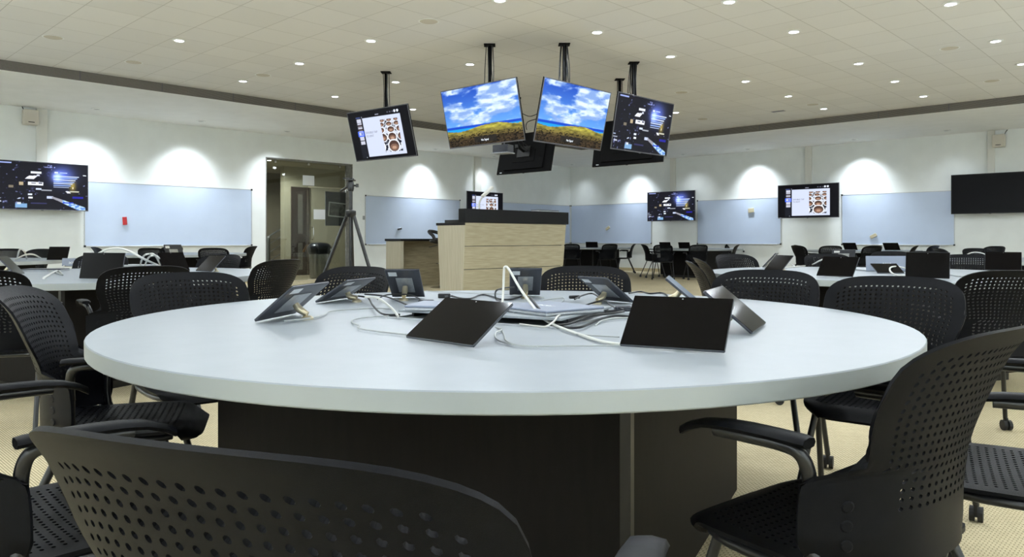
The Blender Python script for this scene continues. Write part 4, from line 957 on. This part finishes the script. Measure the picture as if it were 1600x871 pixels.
# ---------------------------------------------------------------- laptops
def laptop(loc, rz, w, d, ang, label, logo=True):
    t = thing('laptop', loc, rz, label, 'laptop', 'silver laptops')
    MB().box(-w/2, w/2, -d/2, d/2, 0, .010, .003).build('base', M['silver'], t)
    mb = MB(); mb.T = Matrix.Translation((0, -d/2, .0105)) @ Matrix.Rotation(ang, 4, 'X'); mb.box(-w/2, w/2, 0, d, 0, .007, .002); lid = mb.build('lid', mat('laptop_lid', (128, 136, 154), .45, .2) if 'laptop_lid' not in bpy.data.materials else bpy.data.materials['laptop_lid'], t)
    if logo:
        o = text_mesh('acer', .045, 'lid_badge', M['logo'], lid, (0, 0, 0), (0, 0, 0), .0004)
        o.matrix_local = Matrix.Translation((0, -d/2, .0105)) @ Matrix.Rotation(ang, 4, 'X') @ Matrix.Translation((0, d*.5, .0074)) @ Matrix.Rotation(math.pi if ang > .5 else 0, 4, 'Z')
    return t
laptop((.135, 2.42, Z_T+.0265), math.radians(-52), .28, .25, 0, 'closed silver laptop lying on the cable well of the foreground table')
laptop((-.19, 2.50, Z_T+.0265), math.radians(-12), .25, .20, 0, 'closed small silver laptop behind the left black tablet on the foreground table')
v = onz(1384, 423.5, Z_T+.001)
def open_laptop(px, py, w, h, label):
    v = onz(px, py, Z_T); t = thing('laptop', (v.x, v.y, Z_T), 0, label, 'laptop', 'silver laptops')
    MB().box(-w/2, w/2, .01, .23, 0, .015, .003).build('base', M['silver'], t)
    mb = MB(); mb.T = Matrix.Rotation(math.radians(-4), 4, 'X'); mb.box(-w/2, w/2, 0, .008, .005, h, .002); lid = mb.build('lid', bpy.data.materials['laptop_lid'], t)
    o = text_mesh('acer', .04, 'lid_badge', M['logo'], lid, (0, -.0015, h*.5), (math.pi/2-.07, 0, 0), .0004); o.location = (0, -.001+h*.5*.07, h*.5); return t
open_laptop(1386, 424.5, .33, .125, 'open silver laptop with its lid back toward the camera on the right tablet table')
v = onz(112, 417, Z_T); open_laptop(113, 417, .2, .08, 'half-open silver laptop on the left cluttered table')
v = onz(1308, 405, Z_T+.09)
b_ = thing('adapter_box', onz(1303, 412, Z_T), .1, 'white adapter box and strip lying behind the tablets on the right table', 'adapter')
MB().box(-.05, .05, -.03, .03, 0, .06, .006).build('box', M['paper'], b_)
MB().box(.055, .2, -.02, .02, 0.0, .045, .004).build('strip', M['paper'], b_)
# books / flat devices on the left tables
for (px, py, w_, d_, rz, lb) in ((70, 424, .3, .2, .2, 'closed dark notebook computer lying on the left cluttered table'), (215, 417, .3, .2, -.3, 'flat pale tray lying on the left cluttered table')):
    v = onz(px, py, Z_T); t = thing('closed_laptop', v, rz, lb, 'laptop'); MB().box(-w_/2, w_/2, -d_/2, d_/2, 0, .012, .003).build('base', M['silver'], t); MB().box(-w_/2, w_/2, -d_/2, d_/2, .0125, .02, .003).build('lid', M['silver'] if 'pale' in lb else M['tablet_body'], t)
# ---------------------------------------------------------------- cables on the tables
def tp(px, py, dz=.006): return onz(px, py, Z_T+dz)
def tpY(px, py, Y): return at(px, py, Y)
Yw = 2.45
cable([tp(972, 539), tp(940, 534), tp(905, 523), tp(880, 514, .008), at(862, 506, 2.22), at(845, 494, 2.28), at(815, 455, 2.42), at(795, 421, 2.52), at(789, 417.5, 2.53), at(787.5, 424, 2.53), at(786, 460, 2.5), at(784, 485, 2.42)], .0042, M['cable_w'], 'stiff white cable arching high over the cable well and running to the square-on tablet', smooth=8, n=8)
cable([tp(812, 507, .008), tp(835, 510, .008), tp(852, 511, .010), tp(866, 502, .02), tp(872, 494, .03), tp(884, 490, .02), tp(905, 486)], .003, M['cable_w'], 'short white cable curling out of the cable well', smooth=8)
cable([tp(694, 464, .012), tp(706, 463), tp(720, 466.5), tp(735, 467), tp(748, 462), tp(757, 461), tp(770, 464), tp(782, 468), tp(800, 468), tp(815, 463)], .004, M['cable_k'], 'black wavy cable lying left of the far rim tablet', smooth=8)
mbp = tag(MB().box(-.03, .025, -.012, .012, 0, .02, .003).build('plug', M['cable_k'], None, loc=tp(695, 466, 0), rz=.1), 'black plug at the end of the wavy cable', 'plug')
cable([tp(775, 502, .03), tp(786, 486, .035), tp(784, 474, .035), tp(775, 468, .015), tpY(775, 455, 2.9), tpY(788, 450.5, 3.0), tpY(803, 449, 3.15)], .0035, M['cable_k'], 'black cable looping up beside the white arch', smooth=8)
cable([at(829, 466, 2.43), at(845, 486, 2.3), at(860, 499, 2.24), tp(880, 503, .01), tp(900, 498, .01), tp(925, 489, .01), tp(962, 486, .012)], .0045, M['cable_k'], 'black cable bending from the arch to the right plug', smooth=8)
cable([tp(870, 508, .01), tp(890, 506, .01), tp(925, 494, .015), tp(955, 490, .015), tp(975, 487, .015)], .004, M['cable_k'], 'middle black cable from the cable well to the right', smooth=8)
cable([tp(872, 511, .0), tp(905, 512, .008), tp(935, 500), tp(960, 494), tp(985, 495)], .004, M['cable_k'], 'lowest black cable from the cable well to the right', smooth=8)
cable([tp(930, 510, .0), tp(940, 502), tp(960, 498), tp(985, 497)], .003, M['cable_g'], 'thin grey cable under the black ones at the right', smooth=8)
tag(MB().box(-.03, .03, -.012, .012, 0, .02, .004).build('plug', M['tablet_body'], None, loc=tp(973, 487, .008), rz=.1), 'grey plug left of the square-on tablet', 'plug')
cable([tp(774, 512, -.0), tp(784, 515), tp(774, 521), tp(776, 530), tp(790, 536), tp(820, 541), tp(880, 541), tp(968, 540)], .0022, M['cable_g'], 'thin grey wire looping low across the tabletop', smooth=8)
cable([tp(782, 512, .0), tp(788, 524), tp(790, 532), tp(805, 539), tp(840, 542)], .0022, M['cable_g'], 'thin grey wire close beside the looping one', smooth=8)
cable([tp(445, 502, .01), tp(480, 498), tp(505, 493), tp(515, 487), tp(545, 484), tp(590, 482), tp(615, 484)], .0025, M['cable_g'], 'thin grey wire from the far left tablet to the cable well', smooth=8)
cable([tp(625, 493), tp(575, 496), tp(552, 500), tp(551, 505), tp(562, 509), tp(560, 513), tp(590, 518), tp(635, 523)], .0025, M['cable_g'], 'thin grey wire looping left of the turned tablet', smooth=8)
cable([tp(560, 463, .02), tp(575, 466, .02), tp(583, 478, .02), tp(598, 491, .01), tp(625, 492, .01)], .0035, M['cable_k'], 'black cable from the side-seen tablet to the cable well', smooth=8)
cable([tp(570, 460, .02), tp(600, 463, .02), tp(625, 472, .02), tp(640, 478, .02), tp(655, 478, .02)], .0035, M['cable_k'], 'black cable crossing behind the small silver laptop', smooth=8)
cable([tp(590, 468, .02), tp(605, 461, .02), tp(640, 461, .03), tp(660, 470, .02), tp(672, 474, .02)], .003, M['cable_k'], 'black cable under the far left rim tablet', smooth=8)
cable([tp(570, 465, .03), tp(590, 466, .03), tp(612, 482, .02), tp(622, 495, .01)], .0045, M['cable_w'], 'pale grey cable dropping into the left of the cable well', smooth=8)
tag(MB().box(-.03, .03, -.012, .012, 0, .02, .004).build('plug', M['cable_k'], None, loc=tp(666, 477, .012), rz=-.1), 'black plug beside the small silver laptop', 'plug')
cable([tp(665, 455, .004), tp(700, 457), tp(760, 459), tp(820, 462), tp(850, 466)], .002, M['cable_g'], 'thin grey wire along the far rim of the foreground table', smooth=8)
cable([tp(845, 470), tp(858, 468), tp(880, 466), tp(878, 472), tp(870, 478)], .0022, M['cable_g'], 'thin grey wire behind the closed laptop', smooth=8)
cable([tp(898, 468, .015), tp(910, 462, .02), tp(925, 459, .02), tp(940, 467, .02)], .0035, M['cable_k'], 'short black cable with plug left of the plated tablet', smooth=8)
tag(MB().box(-.028, .02, -.008, .008, 0, .014, .003).build('plug', M['cable_k'], None, loc=tp(899, 467, .01), rz=.4), 'small black plug left of the plated tablet', 'plug')
cable([tp(902, 482), tp(925, 474, .01), tp(945, 470, .02), tp(955, 478, .02), tp(975, 484, .02)], .003, M['cable_k'], 'black cable beneath the plated tablet', smooth=8)
cable([tp(983, 458.5, .01), tp(1000, 456, .008), tp(1015, 459), tp(1033, 458), tp(1042, 462), tp(1046, 473)], .004, M['cable_k'], 'black cable snaking along the far right rim', smooth=8)
cable([tp(900, 523), tp(930, 525), tp(968, 527)], .002, M['cable_g'], 'faint grey wire right of the white cable', smooth=8)
# left table cables
cable([tpY(147, 411, 5.2), tpY(152, 398, 5.3), tpY(170, 389.5, 5.3), tpY(188, 388.5, 5.3), tpY(205, 394, 5.3), tpY(225, 405, 5.3), tp(252, 417)], .008, M['cable_w'], 'thick white cable arching over the left cluttered table', smooth=8)
cable([tp(219, 415), tpY(224, 401, 5.5), tpY(234, 397, 5.5), tpY(243, 400, 5.5), tp(250, 414)], .007, M['cable_w'], 'white cable loop at the middle of the left cluttered table', smooth=8)
cable([tp(226, 416), tpY(232, 403, 5.6), tpY(240, 399.5, 5.6), tpY(248, 403, 5.6), tp(252, 413)], .007, M['cable_w'], 'inner white cable loop on the left cluttered table', smooth=8)
cable([tp(68, 435), tp(80, 428), tp(92, 422), tp(100, 416)], .008, M['cable_w'], 'pale cable lying diagonally on the left cluttered table', smooth=6)
cable([tp(22, 426), tp(50, 422), tp(80, 424), tp(98, 430), tp(88, 420)], .006, M['cable_g'], 'grey cable across the left cluttered table', smooth=6)
cable([tp(27, 404), tpY(30, 392, 8.4), tpY(34, 390, 8.4), tpY(39, 395, 8.4), tp(42, 405)], .009, M['cable_w'], 'white cable loop on the table under the lit television', smooth=6)
cable([tp(24, 406), tpY(38, 399, 8.2), tpY(52, 398, 8.2), tp(64, 404)], .009, M['cable_w'], 'low white cable arc on the table under the lit television', smooth=6)
# right table cables
cable([tp(1416, 431), tp(1400, 430), tp(1391, 424, .03), tp(1392, 418, .05), tp(1404, 417, .05), tp(1416, 420, .03)], .006, M['cable_w'], 'white cable loop beside the upright tablet on the right table', smooth=8)
cable([tp(1222, 419), tp(1245, 417), tp(1268, 414, .01), tpY(1280, 408, 6.0), tpY(1292, 404, 6.0), tpY(1300, 404, 6.1)], .006, M['cable_w'], 'white cable rising to the adapter on the right table', smooth=8)
cable([tp(1232, 410, .02), tp(1238, 414), tp(1242, 417)], .005, M['cable_g'], 'short grey cable by the left tablet of the right table', smooth=6)
cable([tp(1484, 429), tp(1500, 432), tp(1515, 430), tp(1530, 427)], .005, M['cable_g'], 'grey cable right of the upright tablet', smooth=6)
cable([tp(1495, 412), tpY(1515, 396, 9.2), tpY(1535, 396, 9.2), tp(1552, 406)], .007, M['cable_w'], 'white cable arc at the right edge table', smooth=6)
